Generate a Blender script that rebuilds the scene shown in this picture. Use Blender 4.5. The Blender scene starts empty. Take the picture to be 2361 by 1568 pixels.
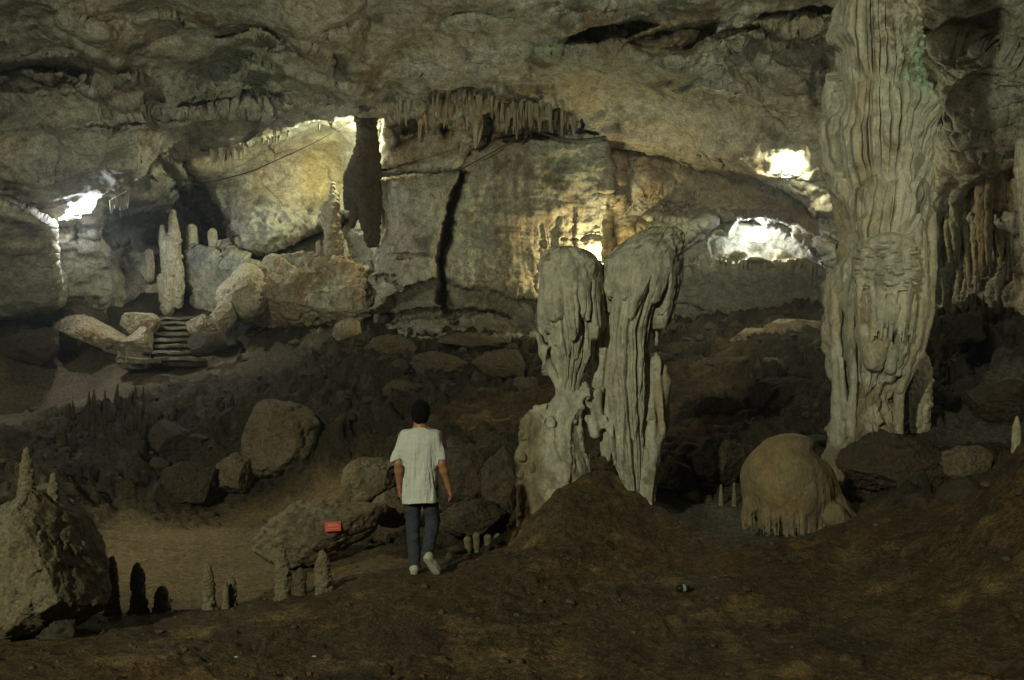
import bpy, bmesh, math, random
import numpy as np

# ------------------------------------------------------------------ camera, world, lights, exposure
SC = bpy.context.scene
COL = SC.collection
random.seed(7)
F = 2044.5                       # focal length in units of a 2360 px wide picture
PITCH = math.radians(2.6)
CZ = 2.0
cam = bpy.data.cameras.new("camera")
cam.sensor_width = 36.0
cam.lens = 36.0 * F / 2360.0
cam.clip_end = 400.0
cam_o = bpy.data.objects.new("camera", cam)
COL.objects.link(cam_o)
cam_o.location = (0, 0, CZ)
cam_o.rotation_euler = (math.pi / 2 + PITCH, 0, 0)
SC.camera = cam_o

W = bpy.data.worlds.new("World")
SC.world = W
W.use_nodes = True
W.node_tree.nodes["Background"].inputs[0].default_value = (0.62, 0.60, 0.50, 1)
W.node_tree.nodes["Background"].inputs[1].default_value = 0.010

SC.view_settings.view_transform = 'Standard'
SC.view_settings.look = 'None'
SC.view_settings.exposure = -0.2
SC.view_settings.gamma = 1.0
SC.cycles.use_denoising = True
SC.cycles.max_bounces = 5
SC.cycles.diffuse_bounces = 3
SC.cycles.glossy_bounces = 1
SC.cycles.sample_clamp_indirect = 4.0
SC.cycles.caustics_reflective = False


def ray(dx, dy):
    """direction through a pixel, scaled to unit world Y"""
    u = (np.asarray(dx, float) - 1180) / F
    v = (784 - np.asarray(dy, float)) / F
    c, s = math.cos(PITCH), math.sin(PITCH)
    yy = c - v * s
    zz = s + v * c
    return u / yy, zz / yy


def P(dx, dy, Y):
    a, b = ray(dx, dy)
    return np.array((float(a * Y), float(Y), float(CZ + b * Y)))


def lamp(name, loc, power, color=(1, 0.97, 0.80), radius=0.12, spot=None, aim=None, blend=0.6):
    L = bpy.data.lights.new(name, 'SPOT' if spot else 'POINT')
    L.energy = power
    L.color = color
    L.shadow_soft_size = radius
    o = bpy.data.objects.new(name, L)
    COL.objects.link(o)
    o.location = [float(c) for c in loc]
    if spot:
        L.spot_size = math.radians(spot)
        L.spot_blend = blend
        from mathutils import Vector
        d = Vector([float(c) for c in aim]) - o.location
        o.rotation_euler = d.to_track_quat('-Z', 'Y').to_euler()
    return o


# the floodlights of the visitors' path behind the camera
KEY = (0.98, 1.0, 0.69)
lamp("path_floodlight", (-10.0, -10.0, 9.5), 12500, KEY, 0.3, 78, (-1, 14, 2.0))
lamp("path_floodlight", (11.0, -2.0, 5.0), 3200, KEY, 0.25, 38, (5.6, 13, 6.2), 0.8)
for lx, ly, lz, pw, ax, az in ((-8.5, 13.5, 1.3, 430, -7, 11), (1.8, 14.8, 1.5, 430, 1.5, 11), (9.5, 12.5, 1.9, 330, 8.5, 10.5)):
    lamp("ceiling_floodlight", (lx, ly, lz), pw, (0.91, 1.0, 0.74), 0.3, 104, (ax, 22.5, az), 0.7)
lamp("hollow_floodlight", (-12.0, 13.0, 5.0), 1700, (1.0, 0.92, 0.55), 0.2, 46, (-3.4, 13.6, -0.6), 0.7)

# ------------------------------------------------------------------ noise
_rng = np.random.RandomState(11)
_perm = np.concatenate([_rng.permutation(256)] * 3).astype(np.int32)
_g = _rng.normal(size=(256, 3))
_g = (_g / np.linalg.norm(_g, axis=1)[:, None]).astype(np.float32)


def perlin(p):
    p = np.asarray(p, np.float32)
    i = np.floor(p).astype(np.int32)
    f = p - i
    i &= 255
    w = f * f * f * (f * (f * 6 - 15) + 10)
    out = 0
    for a in (0, 1):
        wx = w[:, 0] if a else 1 - w[:, 0]
        ha = _perm[i[:, 0] + a]
        for b in (0, 1):
            wy = w[:, 1] if b else 1 - w[:, 1]
            hb = _perm[ha + i[:, 1] + b]
            for c in (0, 1):
                wz = w[:, 2] if c else 1 - w[:, 2]
                g = _g[_perm[hb + i[:, 2] + c]]
                d = g[:, 0] * (f[:, 0] - a) + g[:, 1] * (f[:, 1] - b) + g[:, 2] * (f[:, 2] - c)
                out = out + wx * wy * wz * d
    return out * 1.6


def fbm(p, freq, octv=4, seed=0.0, gain=0.5, ridged=False, aniso=(1, 1, 1)):
    q = np.asarray(p, np.float32) * np.array(aniso, np.float32) * freq + seed * 17.31
    a, s, n = 1.0, 0.0, 0.0
    for k in range(octv):
        v = perlin(q)
        if ridged:
            v = 1 - 2 * np.minimum(np.abs(v) * 1.4, 1)
        s = s + a * v
        n += a
        a *= gain
        q = q * 2.03 + 5.7
    return s / n


def cells(p, freq, seed=0, facets=False):
    """distance to nearest jittered cell point (0..~1) and to the second, plus an id value"""
    q = np.asarray(p, np.float32) * freq + seed * 3.7
    i = np.floor(q).astype(np.int32)
    d1 = np.full(len(q), 9.0, np.float32)
    d2 = np.full(len(q), 9.0, np.float32)
    idv = np.zeros(len(q), np.float32)
    fac = np.zeros(len(q), np.float32)
    for a in (-1, 0, 1):
        for b in (-1, 0, 1):
            for c in (-1, 0, 1):
                j = (i + np.array((a, b, c))) & 255
                h = _perm[_perm[_perm[j[:, 0]] + j[:, 1]] + j[:, 2]]
                pt = i + np.array((a, b, c)) + 0.5 + _g[h] * 0.5
                d = np.linalg.norm(q - pt, axis=1)
                nw = d < d1
                d2 = np.where(nw, d1, np.minimum(d2, d))
                idv = np.where(nw, h / 255.0, idv)
                d1 = np.where(nw, d, d1)
                if facets:
                    fac = np.where(nw, ((q - pt) * _g[(h * 7 + 3) & 255]).sum(1), fac)
    return (d1, d2, idv, fac) if facets else (d1, d2, idv)


def sstep(a, b, x):
    t = np.clip((x - a) / (b - a), 0, 1)
    return t * t * (3 - 2 * t)


def poly_sd(px, py, poly):
    """signed distance to a polygon, negative inside"""
    poly = np.array(poly, float)
    d = np.full(px.shape, 1e9)
    ins = np.zeros(px.shape, bool)
    n = len(poly)
    for k in range(n):
        ax, ay = poly[k]
        bx, by = poly[(k + 1) % n]
        ex, ey = bx - ax, by - ay
        t = np.clip(((px - ax) * ex + (py - ay) * ey) / (ex * ex + ey * ey), 0, 1)
        d = np.minimum(d, (px - ax - t * ex) ** 2 + (py - ay - t * ey) ** 2)
        c = ((ay > py) != (by > py)) & (px < ex * (py - ay) / (ey if ey else 1e-9) + ax)
        ins ^= c
    d = np.sqrt(d)
    return np.where(ins, -d, d)


def line_d(px, py, line):
    line = np.array(line, float)
    d = np.full(px.shape, 1e9)
    for k in range(len(line) - 1):
        ax, ay = line[k]
        bx, by = line[k + 1]
        ex, ey = bx - ax, by - ay
        t = np.clip(((px - ax) * ex + (py - ay) * ey) / (ex * ex + ey * ey), 0, 1)
        d = np.minimum(d, (px - ax - t * ex) ** 2 + (py - ay - t * ey) ** 2)
    return np.sqrt(d)


class RBF:
    def __init__(s, pts, val, c):
        s.p = np.array(pts, float)
        s.c = c
        v = np.array(val, float)
        n, k = s.p.shape
        A = np.sqrt(((s.p[:, None] - s.p[None]) ** 2).sum(-1) + c * c)
        M = np.zeros((n + k + 1, n + k + 1))
        M[:n, :n] = A
        M[:n, n] = 1
        M[n, :n] = 1
        M[:n, n + 1:] = s.p
        M[n + 1:, :n] = s.p.T
        s.w = np.linalg.lstsq(M, np.concatenate([v, np.zeros(k + 1)]), rcond=None)[0]

    def __call__(s, q):
        q = np.asarray(q, float)
        out = np.empty(len(q))
        n = len(s.p)
        for a in range(0, len(q), 40000):
            b = q[a:a + 40000]
            A = np.sqrt(((b[:, None] - s.p[None]) ** 2).sum(-1) + s.c ** 2)
            out[a:a + 40000] = A @ s.w[:n] + s.w[n] + b @ s.w[n + 1:]
        return out


# ------------------------------------------------------------------ mesh helpers
def raw_mesh(name, v, f, mat=None, smooth=True):
    me = bpy.data.meshes.new(name)
    v = np.asarray(v, np.float32)
    f = np.asarray(f, np.int32)
    me.vertices.add(len(v))
    me.vertices.foreach_set("co", v.ravel())
    k = f.shape[1]
    me.loops.add(len(f) * k)
    me.loops.foreach_set("vertex_index", f.ravel())
    me.polygons.add(len(f))
    me.polygons.foreach_set("loop_start", np.arange(0, len(f) * k, k, dtype=np.int32))
    me.update(calc_edges=True)
    if smooth:
        me.polygons.foreach_set("use_smooth", np.ones(len(f), bool))
    if mat:
        me.materials.append(mat)
    return me


def normals(me):
    n = np.empty(len(me.vertices) * 3, np.float32)
    me.vertex_normals.foreach_get("vector", n)
    return n.reshape(-1, 3)


def coords(me):
    n = np.empty(len(me.vertices) * 3, np.float32)
    me.vertices.foreach_get("co", n)
    return n.reshape(-1, 3)


def displace(me, fn):
    v = coords(me)
    n = normals(me)
    v = v + n * fn(v)[:, None]
    me.vertices.foreach_set("co", v.astype(np.float32).ravel())
    me.update()


def set_col(me, c):
    at = me.color_attributes.new("Col", 'FLOAT_COLOR', 'POINT')
    c = np.concatenate([np.clip(c, 0, 1), np.ones((len(c), 1))], 1).astype(np.float32)
    at.data.foreach_set("color", c.ravel())


def link(name, data, parent=None):
    o = bpy.data.objects.new(name, data)
    COL.objects.link(o)
    if parent:
        o.parent = parent
    return o


def tag(o, label=None, cat=None, group=None, kind=None):
    if label:
        o["label"] = label
    if cat:
        o["category"] = cat
    if group:
        o["group"] = group
    if kind or label:
        o["kind"] = kind or "thing"
    return o


def rebase(o, base):
    """move the origin of a mesh object built in world coordinates to its base"""
    me = o.data
    v = coords(me) - np.array(base, np.float32)
    me.vertices.foreach_set("co", v.ravel())
    me.update()
    o.location = [float(c) for c in base]
    return o


def empty(name, loc):
    o = bpy.data.objects.new(name, None)
    COL.objects.link(o)
    o.location = [float(c) for c in loc]
    o.empty_display_size = 0.2
    return o


def adopt(child, root):
    """parent a world-built mesh object under an Empty at root.location"""
    rebase(child, root.location)
    child.location = (0, 0, 0)
    child.parent = root
    return child


# ------------------------------------------------------------------ distance field modelling
class Field:
    def __init__(s, lo, hi, h):
        s.lo = np.array(lo, float)
        s.h = h
        s.n = np.ceil((np.array(hi, float) - s.lo) / h).astype(int) + 1
        s.f = np.full(s.n, 0.6, np.float32)
        s.ax = [(s.lo[k] + h * np.arange(s.n[k])).astype(np.float32) for k in range(3)]

    def _win(s, lo, hi, m):
        sl, g = [], []
        for k in range(3):
            a = max(0, int((lo[k] - m - s.lo[k]) / s.h))
            b = min(s.n[k], int((hi[k] + m - s.lo[k]) / s.h) + 2)
            if b <= a:
                return None, None
            sl.append(slice(a, b))
            sh = [1, 1, 1]
            sh[k] = b - a
            g.append(s.ax[k][a:b].reshape(sh))
        return tuple(sl), g

    def _put(s, sl, d, k, sub):
        a = s.f[sl]
        if sub:
            d = -d
            h = np.maximum(k - np.abs(a - d), 0) / k
            s.f[sl] = np.maximum(a, d) + h * h * k * 0.25
        else:
            h = np.maximum(k - np.abs(a - d), 0) / k
            s.f[sl] = np.minimum(a, d) - h * h * k * 0.25

    def cone(s, a, b, ra, rb, k=0.05, sub=False):
        a, b = np.array(a, float), np.array(b, float)
        r = max(ra, rb)
        sl, g = s._win(np.minimum(a, b) - r, np.maximum(a, b) + r, k + 3 * s.h)
        if sl is None:
            return s
        ab = b - a
        L = float(ab @ ab) or 1e-9
        t = ((g[0] - a[0]) * ab[0] + (g[1] - a[1]) * ab[1] + (g[2] - a[2]) * ab[2]) / L
        t = np.clip(t, 0, 1)
        d = np.sqrt((g[0] - a[0] - t * ab[0]) ** 2 + (g[1] - a[1] - t * ab[1]) ** 2 + (g[2] - a[2] - t * ab[2]) ** 2)
        s._put(sl, (d - (ra + (rb - ra) * t)).astype(np.float32), k, sub)
        return s

    def chain(s, pts, rad, k=0.05):
        for i in range(len(pts) - 1):
            s.cone(pts[i], pts[i + 1], rad[i], rad[i + 1], k)
        return s

    def ell(s, c, r, k=0.05, sub=False):
        c, r = np.array(c, float), np.array(r, float)
        sl, g = s._win(c - r, c + r, k + 3 * s.h)
        if sl is None:
            return s
        q = np.sqrt(((g[0] - c[0]) / r[0]) ** 2 + ((g[1] - c[1]) / r[1]) ** 2 + ((g[2] - c[2]) / r[2]) ** 2)
        s._put(sl, ((q - 1) * r.min()).astype(np.float32), k, sub)
        return s

    def cut(s, axis, at, keep_above=True):
        sh = [1, 1, 1]
        sh[axis] = -1
        g = s.ax[axis].reshape(sh)
        s.f = np.maximum(s.f, (at - g) if keep_above else (g - at))
        return s

    def mesh(s, name, mat=None):
        f = s.f
        for k in range(3):                                  # close at the box faces
            sl = [slice(None)] * 3
            for e in (0, -1):
                sl[k] = e
                f[tuple(sl)] = np.maximum(f[tuple(sl)], 0.01)
        ins = f < 0
        cs = tuple(np.array(f.shape) - 1)
        acc = np.zeros(cs + (3,), np.float32)
        cnt = np.zeros(cs, np.float32)
        quads = []
        idx = np.full(cs, -1, np.int64)
        edges = []
        for k in range(3):
            a = [slice(None)] * 3
            b = [slice(None)] * 3
            a[k] = slice(0, -1)
            b[k] = slice(1, None)
            fa, fb = f[tuple(a)], f[tuple(b)]
            x = np.argwhere(ins[tuple(a)] != ins[tuple(b)])
            va, vb = fa[tuple(x.T)], fb[tuple(x.T)]
            pos = x.astype(np.float32)
            pos[:, k] += va / (va - vb)
            o1, o2 = [j for j in range(3) if j != k]
            ok = (x[:, o1] > 0) & (x[:, o1] < f.shape[o1] - 1) & (x[:, o2] > 0) & (x[:, o2] < f.shape[o2] - 1)
            x, pos, va = x[ok], pos[ok], va[ok]
            four = []
            for p, q in ((0, 0), (-1, 0), (-1, -1), (0, -1)):
                c = x.copy()
                c[:, o1] += p
                c[:, o2] += q
                fl = np.ravel_multi_index(tuple(c.T), cs)
                for m in range(3):
                    acc[..., m].reshape(-1)[:] += np.bincount(fl, pos[:, m], minlength=cnt.size).astype(np.float32)
                cnt.reshape(-1)[:] += np.bincount(fl, minlength=cnt.size)
                four.append(fl)
            q = np.stack(four, 1)
            flip = (va < 0) == (k == 1)
            q[flip] = q[flip][:, ::-1]
            edges.append(q)
        used = np.flatnonzero(cnt.reshape(-1))
        idx = np.full(cnt.size, -1, np.int64)
        idx[used] = np.arange(len(used))
        v = acc.reshape(-1, 3)[used] / cnt.reshape(-1)[used][:, None] * s.h + s.lo
        q = idx[np.concatenate(edges)]
        q = q[:, ::-1]
        return raw_mesh(name, v, q, mat)


# ------------------------------------------------------------------ materials
def rock_mat(name, c1, c2, c3, scale=1.0, bump=0.5, rough=0.85, attr=False, stretch=1.0, spec=0.25, bdist=0.05, con=1.0):
    m = bpy.data.materials.new(name)
    m.use_nodes = True
    nt = m.node_tree
    N = nt.nodes
    L = nt.links
    bs = N["Principled BSDF"]
    bs.inputs["Roughness"].default_value = rough
    bs.inputs["Specular IOR Level"].default_value = spec
    tc = N.new("ShaderNodeTexCoord")
    mp = N.new("ShaderNodeMapping")
    mp.inputs["Scale"].default_value = (scale, scale, scale * stretch)
    L.new(tc.outputs["Object"], mp.inputs["Vector"])

    def noise(sc, det=6, ro=0.6, dist=0.0):
        n = N.new("ShaderNodeTexNoise")
        n.inputs["Scale"].default_value = sc
        n.inputs["Detail"].default_value = det
        n.inputs["Roughness"].default_value = ro
        n.inputs["Distortion"].default_value = dist
        L.new(mp.outputs[0], n.inputs["Vector"])
        return n

    def ramp(src, a, b):
        r = N.new("ShaderNodeMapRange")
        r.inputs["From Min"].default_value = a
        r.inputs["From Max"].default_value = b
        L.new(src, r.inputs["Value"])
        return r.outputs[0]

    def mix(f, a, b, mode='MIX'):
        x = N.new("ShaderNodeMix")
        x.data_type = 'RGBA'
        x.blend_type = mode
        if isinstance(f, float):
            x.inputs["Factor"].default_value = f
        else:
            L.new(f, x.inputs["Factor"])
        for s, i in ((a, 6), (b, 7)):
            if isinstance(s, tuple):
                x.inputs[i].default_value = s + (1,)
            else:
                L.new(s, x.inputs[i])
        return x.outputs[2]
    n1 = noise(1.1, 5, 0.65, 0.6)
    n2 = noise(4.5, 7, 0.7, 0.3)
    n3 = noise(17, 5, 0.7)
    if attr:
        at = N.new("ShaderNodeAttribute")
        at.attribute_name = "Col"
        col = at.outputs["Color"]
    else:
        col = mix(ramp(n1.outputs[0], 0.38, 0.62), c1, c2)
        col = mix(ramp(n2.outputs[0], 0.52, 0.72), col, c3)
    g = N.new("ShaderNodeMapRange")
    g.inputs["From Min"].default_value = 0.3
    g.inputs["From Max"].default_value = 0.7
    g.inputs["To Min"].default_value = 1 - 0.5 * con
    g.inputs["To Max"].default_value = 1 + 0.38 * con
    L.new(n3.outputs[0], g.inputs["Value"])
    cc = N.new("ShaderNodeCombineColor")
    for k in range(3):
        L.new(g.outputs[0], cc.inputs[k])
    col = mix(1.0, col, cc.outputs[0], 'MULTIPLY')
    L.new(col, bs.inputs["Base Color"])
    g2 = N.new("ShaderNodeMapRange")
    g2.inputs["From Min"].default_value = 0.36
    g2.inputs["From Max"].default_value = 0.60
    g2.inputs["To Min"].default_value = 1 - 0.38 * con
    g2.inputs["To Max"].default_value = 1 + 0.18 * con
    L.new(n2.outputs[0], g2.inputs["Value"])
    c2_ = N.new("ShaderNodeCombineColor")
    for k in range(3):
        L.new(g2.outputs[0], c2_.inputs[k])
    col = mix(1.0, col, c2_.outputs[0], 'MULTIPLY')
    L.new(col, bs.inputs["Base Color"])
    if bump > 0:
        ad = N.new("ShaderNodeMath")
        ad.operation = 'MULTIPLY_ADD'
        ad.inputs[1].default_value = 0.45
        L.new(n3.outputs[0], ad.inputs[0])
        L.new(n2.outputs[0], ad.inputs[2])
        bp = N.new("ShaderNodeBump")
        bp.inputs["Strength"].default_value = bump
        bp.inputs["Distance"].default_value = bdist
        L.new(ad.outputs[0], bp.inputs["Height"])
        L.new(bp.outputs[0], bs.inputs["Normal"])
    return m


def plain_mat(name, col, rough=0.6, nscale=30.0, var=0.2, metal=0.0, bump=0.0):
    m = bpy.data.materials.new(name)
    m.use_nodes = True
    nt = m.node_tree
    bs = nt.nodes["Principled BSDF"]
    bs.inputs["Roughness"].default_value = rough
    bs.inputs["Metallic"].default_value = metal
    tc = nt.nodes.new("ShaderNodeTexCoord")
    n = nt.nodes.new("ShaderNodeTexNoise")
    n.inputs["Scale"].default_value = nscale
    n.inputs["Detail"].default_value = 4
    nt.links.new(tc.outputs["Object"], n.inputs["Vector"])
    x = nt.nodes.new("ShaderNodeMix")
    x.data_type = 'RGBA'
    nt.links.new(n.outputs[0], x.inputs["Factor"])
    x.inputs[6].default_value = tuple(c * (1 - var) for c in col) + (1,)
    x.inputs[7].default_value = tuple(min(1, c * (1 + var)) for c in col) + (1,)
    nt.links.new(x.outputs[2], bs.inputs["Base Color"])
    if bump:
        bp = nt.nodes.new("ShaderNodeBump")
        bp.inputs["Strength"].default_value = bump
        bp.inputs["Distance"].default_value = 0.01
        nt.links.new(n.outputs[0], bp.inputs["Height"])
        nt.links.new(bp.outputs[0], bs.inputs["Normal"])
    return m


def glow_mat(name, col, strength):
    m = bpy.data.materials.new(name)
    m.use_nodes = True
    bs = m.node_tree.nodes["Principled BSDF"]
    bs.inputs["Base Color"].default_value = (0.8, 0.8, 0.8, 1)
    bs.inputs["Emission Color"].default_value = col + (1,)
    bs.inputs["Emission Strength"].default_value = strength
    return m


GREY = (0.37, 0.355, 0.29)
TAN = (0.40, 0.33, 0.22)
BROWN = (0.22, 0.14, 0.075)
DARK = (0.10, 0.09, 0.065)
PALE = (0.50, 0.47, 0.37)
GREEN = (0.26, 0.28, 0.18)
M_SHELL = rock_mat("cave_limestone", None, None, None, 1.0, 0.55, attr=True, bdist=0.09)
M_GROUND = rock_mat("cave_earth", None, None, None, 3.0, 1.0, attr=True, con=1.25, bdist=0.07, spec=0.15)
M_FLOW = rock_mat("flowstone", (0.42, 0.39, 0.29), (0.40, 0.32, 0.21), (0.22, 0.20, 0.14), 1.3, 0.55, stretch=0.45)
M_HEART = rock_mat("smooth_flowstone", (0.40, 0.38, 0.28), (0.36, 0.29, 0.19), (0.24, 0.21, 0.14), 1.2, 0.4, stretch=0.4)
M_DOME = rock_mat("tan_flowstone", (0.30, 0.23, 0.12), (0.26, 0.21, 0.12), (0.16, 0.13, 0.08), 1.6, 0.35, stretch=0.4)
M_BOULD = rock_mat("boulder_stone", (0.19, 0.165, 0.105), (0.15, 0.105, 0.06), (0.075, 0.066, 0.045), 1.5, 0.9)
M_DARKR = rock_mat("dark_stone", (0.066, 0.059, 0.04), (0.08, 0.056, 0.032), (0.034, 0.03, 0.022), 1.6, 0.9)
M_BLOCK = rock_mat("wall_block_stone", (0.32, 0.29, 0.20), (0.30, 0.21, 0.12), (0.16, 0.15, 0.10), 0.8, 0.7, stretch=0.6)
M_SPIKE = rock_mat("stalagmite_stone", (0.32, 0.28, 0.18), (0.27, 0.21, 0.12), (0.13, 0.115, 0.08), 5.0, 1.0)
M_DSPIKE = rock_mat("dark_stalagmite_stone", (0.17, 0.15, 0.10), (0.14, 0.115, 0.07), (0.07, 0.06, 0.045), 5.0, 1.0)
M_ATTR = rock_mat("stained_flowstone", None, None, None, 1.6, 0.7, rough=.68, spec=.35, attr=True, stretch=0.7, con=0.6)
M_PILL = rock_mat("brown_pillar_stone", (0.11, 0.09, 0.055), (0.10, 0.065, 0.035), (0.03, 0.026, 0.02), 2.0, 1.0, stretch=.6, bdist=.14)
M_TITE = rock_mat("stalactite_stone", (0.38, 0.37, 0.27), (0.36, 0.29, 0.18), (0.20, 0.19, 0.13), 2.5, 0.6, stretch=0.3)

# ------------------------------------------------------------------ the cave shell: walls and ceiling
ctrl = []


def ceil_Y(dx, dy):
    a, b = ray(dx, dy)
    y = 10.9 / max(0.08, float(b) + 0.085)
    return min(y, 26.0 / max(0.05, abs(float(a))), 60)


for cy in (-3600, -1800, -800, -250, 60, 150):
    for cx in (-3300, -1300, -200, 500, 1180, 1850):
        ctrl.append((cx, cy, ceil_Y(cx, cy)))
    for cx in (2360, 3600, 5700):
        ctrl.append((cx, cy, min(ceil_Y(cx, cy), 19.0 if cx < 3000 else 14.0)))
ctrl += [(0, 240, 24), (0, 310, 23.5), (200, 330, 23.3), (380, 340, 24.5), (100, 420, 23.2), (300, 420, 24), (170, 490, 24.8),
         (60, 470, 24), (0, 520, 24.5), (0, 650, 26.5), (120, 620, 26.5), (250, 640, 29), (300, 520, 29), (450, 560, 30), (430, 440, 28.5),
         (450, 300, 24.6), (650, 260, 25), (800, 250, 25.5),
         (600, 400, 28.3), (750, 350, 28.6), (650, 500, 27.6), (560, 560, 28), (600, 650, 29), (700, 700, 29), (800, 560, 29),
         (900, 250, 26), (1000, 290, 26.8), (900, 450, 26.6), (900, 650, 26.3), (1100, 450, 27), (1100, 650, 26.8), (1300, 450, 27),
         (1300, 650, 26.8), (1250, 240, 25.8), (1400, 280, 25.8), (1390, 600, 27), (1000, 780, 26.3), (1200, 800, 26),
         (1500, 250, 24.8), (1700, 280, 24), (1850, 300, 23.3), (1800, 400, 24.8), (1600, 380, 26.6), (1500, 420, 27), (1500, 520, 27),
         (1650, 470, 26.5), (1850, 480, 25.5), (1900, 650, 26), (1700, 700, 26.5), (1550, 700, 26.8), (1750, 790, 26),
         (2200, 100, 20), (2200, 300, 21), (2360, 300, 19.5), (2200, 420, 22), (2200, 560, 23), (2360, 560, 21),
         (2250, 700, 22.5), (2360, 700, 20.5), (2360, 800, 20),
         (-1300, 300, 16), (-1300, 700, 15), (-500, 600, 21), (-500, 250, 19.5), (3600, 400, 12), (3600, 800, 11), (2800, 400, 17),
         (2800, 750, 17), (0, 1100, 31), (600, 1100, 29), (1180, 1100, 27), (1900, 1100, 26), (2360, 1100, 20), (-1300, 1100, 17), (-500, 1100, 27),
         (3600, 1100, 11), (-3300, 600, 10), (5700, 600, 7)]
ctrl = np.array(ctrl, float)
shell_rbf = RBF(ctrl[:, :2], np.log(ctrl[:, 2]), 90.0)

STEP = 2.7
gx = np.concatenate([np.linspace(-3600, -60, 46)[:-1], np.arange(-60, 2421, STEP), np.linspace(2424, 5900, 46)])
gy = np.concatenate([np.linspace(-3800, -60, 60)[:-1], np.arange(-60, 801, STEP), np.linspace(804, 1100, 30)])
GX, GY = np.meshgrid(gx, gy)
sx, sy = GX.ravel(), GY.ravel()
Yb = np.exp(shell_rbf(np.stack([sx, sy], 1)))
ra, rb_ = ray(sx, sy)
base = np.stack([ra * Yb, Yb, CZ + rb_ * Yb], 1)
# warped picture coordinates, so that ledges and cracks wander
wx = sx + 18 * fbm(base, 0.55, 5, 1) + 8 * fbm(base, 3.0, 3, 2)
wy = sy + 14 * fbm(base, 0.6, 5, 3) + 8 * fbm(base, 3.0, 3, 4)
DY = np.zeros(len(sx))
# (polygon, how much deeper in metres, softness of its edge)
ledges = [
    ([(232, 470), (300, 425), (350, 420), (385, 375), (420, 400), (450, 470), (520, 560), (470, 575), (430, 560), (380, 572), (300, 560), (250, 580), (215, 550)], 2.6, 14),
    ([(540, 590), (640, 560), (700, 530), (790, 490), (830, 490), (840, 620), (860, 760), (820, 700), (770, 600), (600, 620)], 3.6, 12),
    ([(405, 362), (470, 350), (560, 335), (640, 310), (720, 285), (800, 268), (890, 268), (880, 330), (840, 520), (700, 565), (560, 605), (470, 520)], 2.2, 8),
    ([(378, 385), (425, 360), (530, 500), (585, 585), (520, 610), (450, 540), (395, 440)], 1.3, 12),
    ([(1064, 390), (1078, 400), (1052, 480), (1044, 560), (1024, 640), (1034, 720), (1010, 690), (1012, 560), (1030, 440)], 1.7, 8),
    ([(828, 398), (1058, 398), (1012, 560), (1002, 640), (930, 665), (860, 735), (845, 640), (822, 490)], -0.7, 7),
    ([(890, 290), (930, 262), (965, 262), (985, 300), (960, 335), (900, 345)], 1.1, 9),
    ([(1000, 300), (1010, 268), (1040, 268), (1050, 300), (1030, 330)], 0.8, 7),
    ([(1090, 310), (1110, 262), (1140, 270), (1150, 310), (1120, 330)], 1.2, 7),
    ([(1160, 320), (1180, 270), (1230, 280), (1300, 290), (1380, 300), (1390, 312), (1280, 318)], 0.9, 7),
    ([(1398, 320), (1420, 320), (1500, 330), (1640, 350), (1760, 390), (1905, 480), (1915, 560), (1700, 512), (1500, 500), (1436, 570), (1396, 600)], 1.6, 12),
    ([(1560, 570), (1640, 500), (1750, 484), (1850, 515), (1930, 590), (1930, 740), (1700, 770), (1500, 768), (1480, 640)], 2.0, 14),
    ([(1625, 548), (1650, 530), (1682, 536), (1702, 508), (1740, 500), (1765, 524), (1776, 505), (1826, 512), (1834, 548), (1856, 552), (1908, 602), (1896, 618), (1840, 594), (1800, 602), (1740, 590), (1690, 606), (1636, 598)], 2.4, 9),
    ([(1290, 108), (1300, 70), (1370, 40), (1480, 36), (1520, 55), (1450, 92), (1360, 110)], 1.5, 9),
    ([(1425, 104), (1530, 64), (1650, 46), (1640, 80), (1590, 112), (1500, 128)], 1.2, 8),
    ([(2195, 490), (2230, 440), (2300, 380), (2380, 345), (2420, 480), (2290, 505)], 3.0, 12),
    ([(-60, 148), (130, 152), (185, 172), (170, 205), (60, 208), (-60, 200)], 1.8, 9),
    ([(-80, 440), (60, 478), (120, 512), (126, 570), (122, 690), (40, 725), (-80, 725)], -2.6, 9),
    ([(1860, 180), (1890, 130), (1915, 150), (1910, 230), (1880, 270)], 0.9, 10),
    ([(165, 560), (172, 520), (182, 512), (192, 545), (180, 562)], 2.0, 4),
    ([(1640, 740), (1860, 720), (1930, 735), (1930, 775), (1560, 775)], 1.0, 8),
    ([(855, 735), (930, 665), (1002, 640), (1240, 690), (1240, 775), (870, 775)], 0.35, 10),
]
for poly, amt, soft in ledges:
    xs = [p[0] for p in poly]
    ys = [p[1] for p in poly]
    m = (wx > min(xs) - 60) & (wx < max(xs) + 60) & (wy > min(ys) - 60) & (wy < max(ys) + 60)
    d = poly_sd(wx[m], wy[m], poly)
    DY[m] += amt * sstep(soft * 0.5, -soft * 0.9, d)
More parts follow.
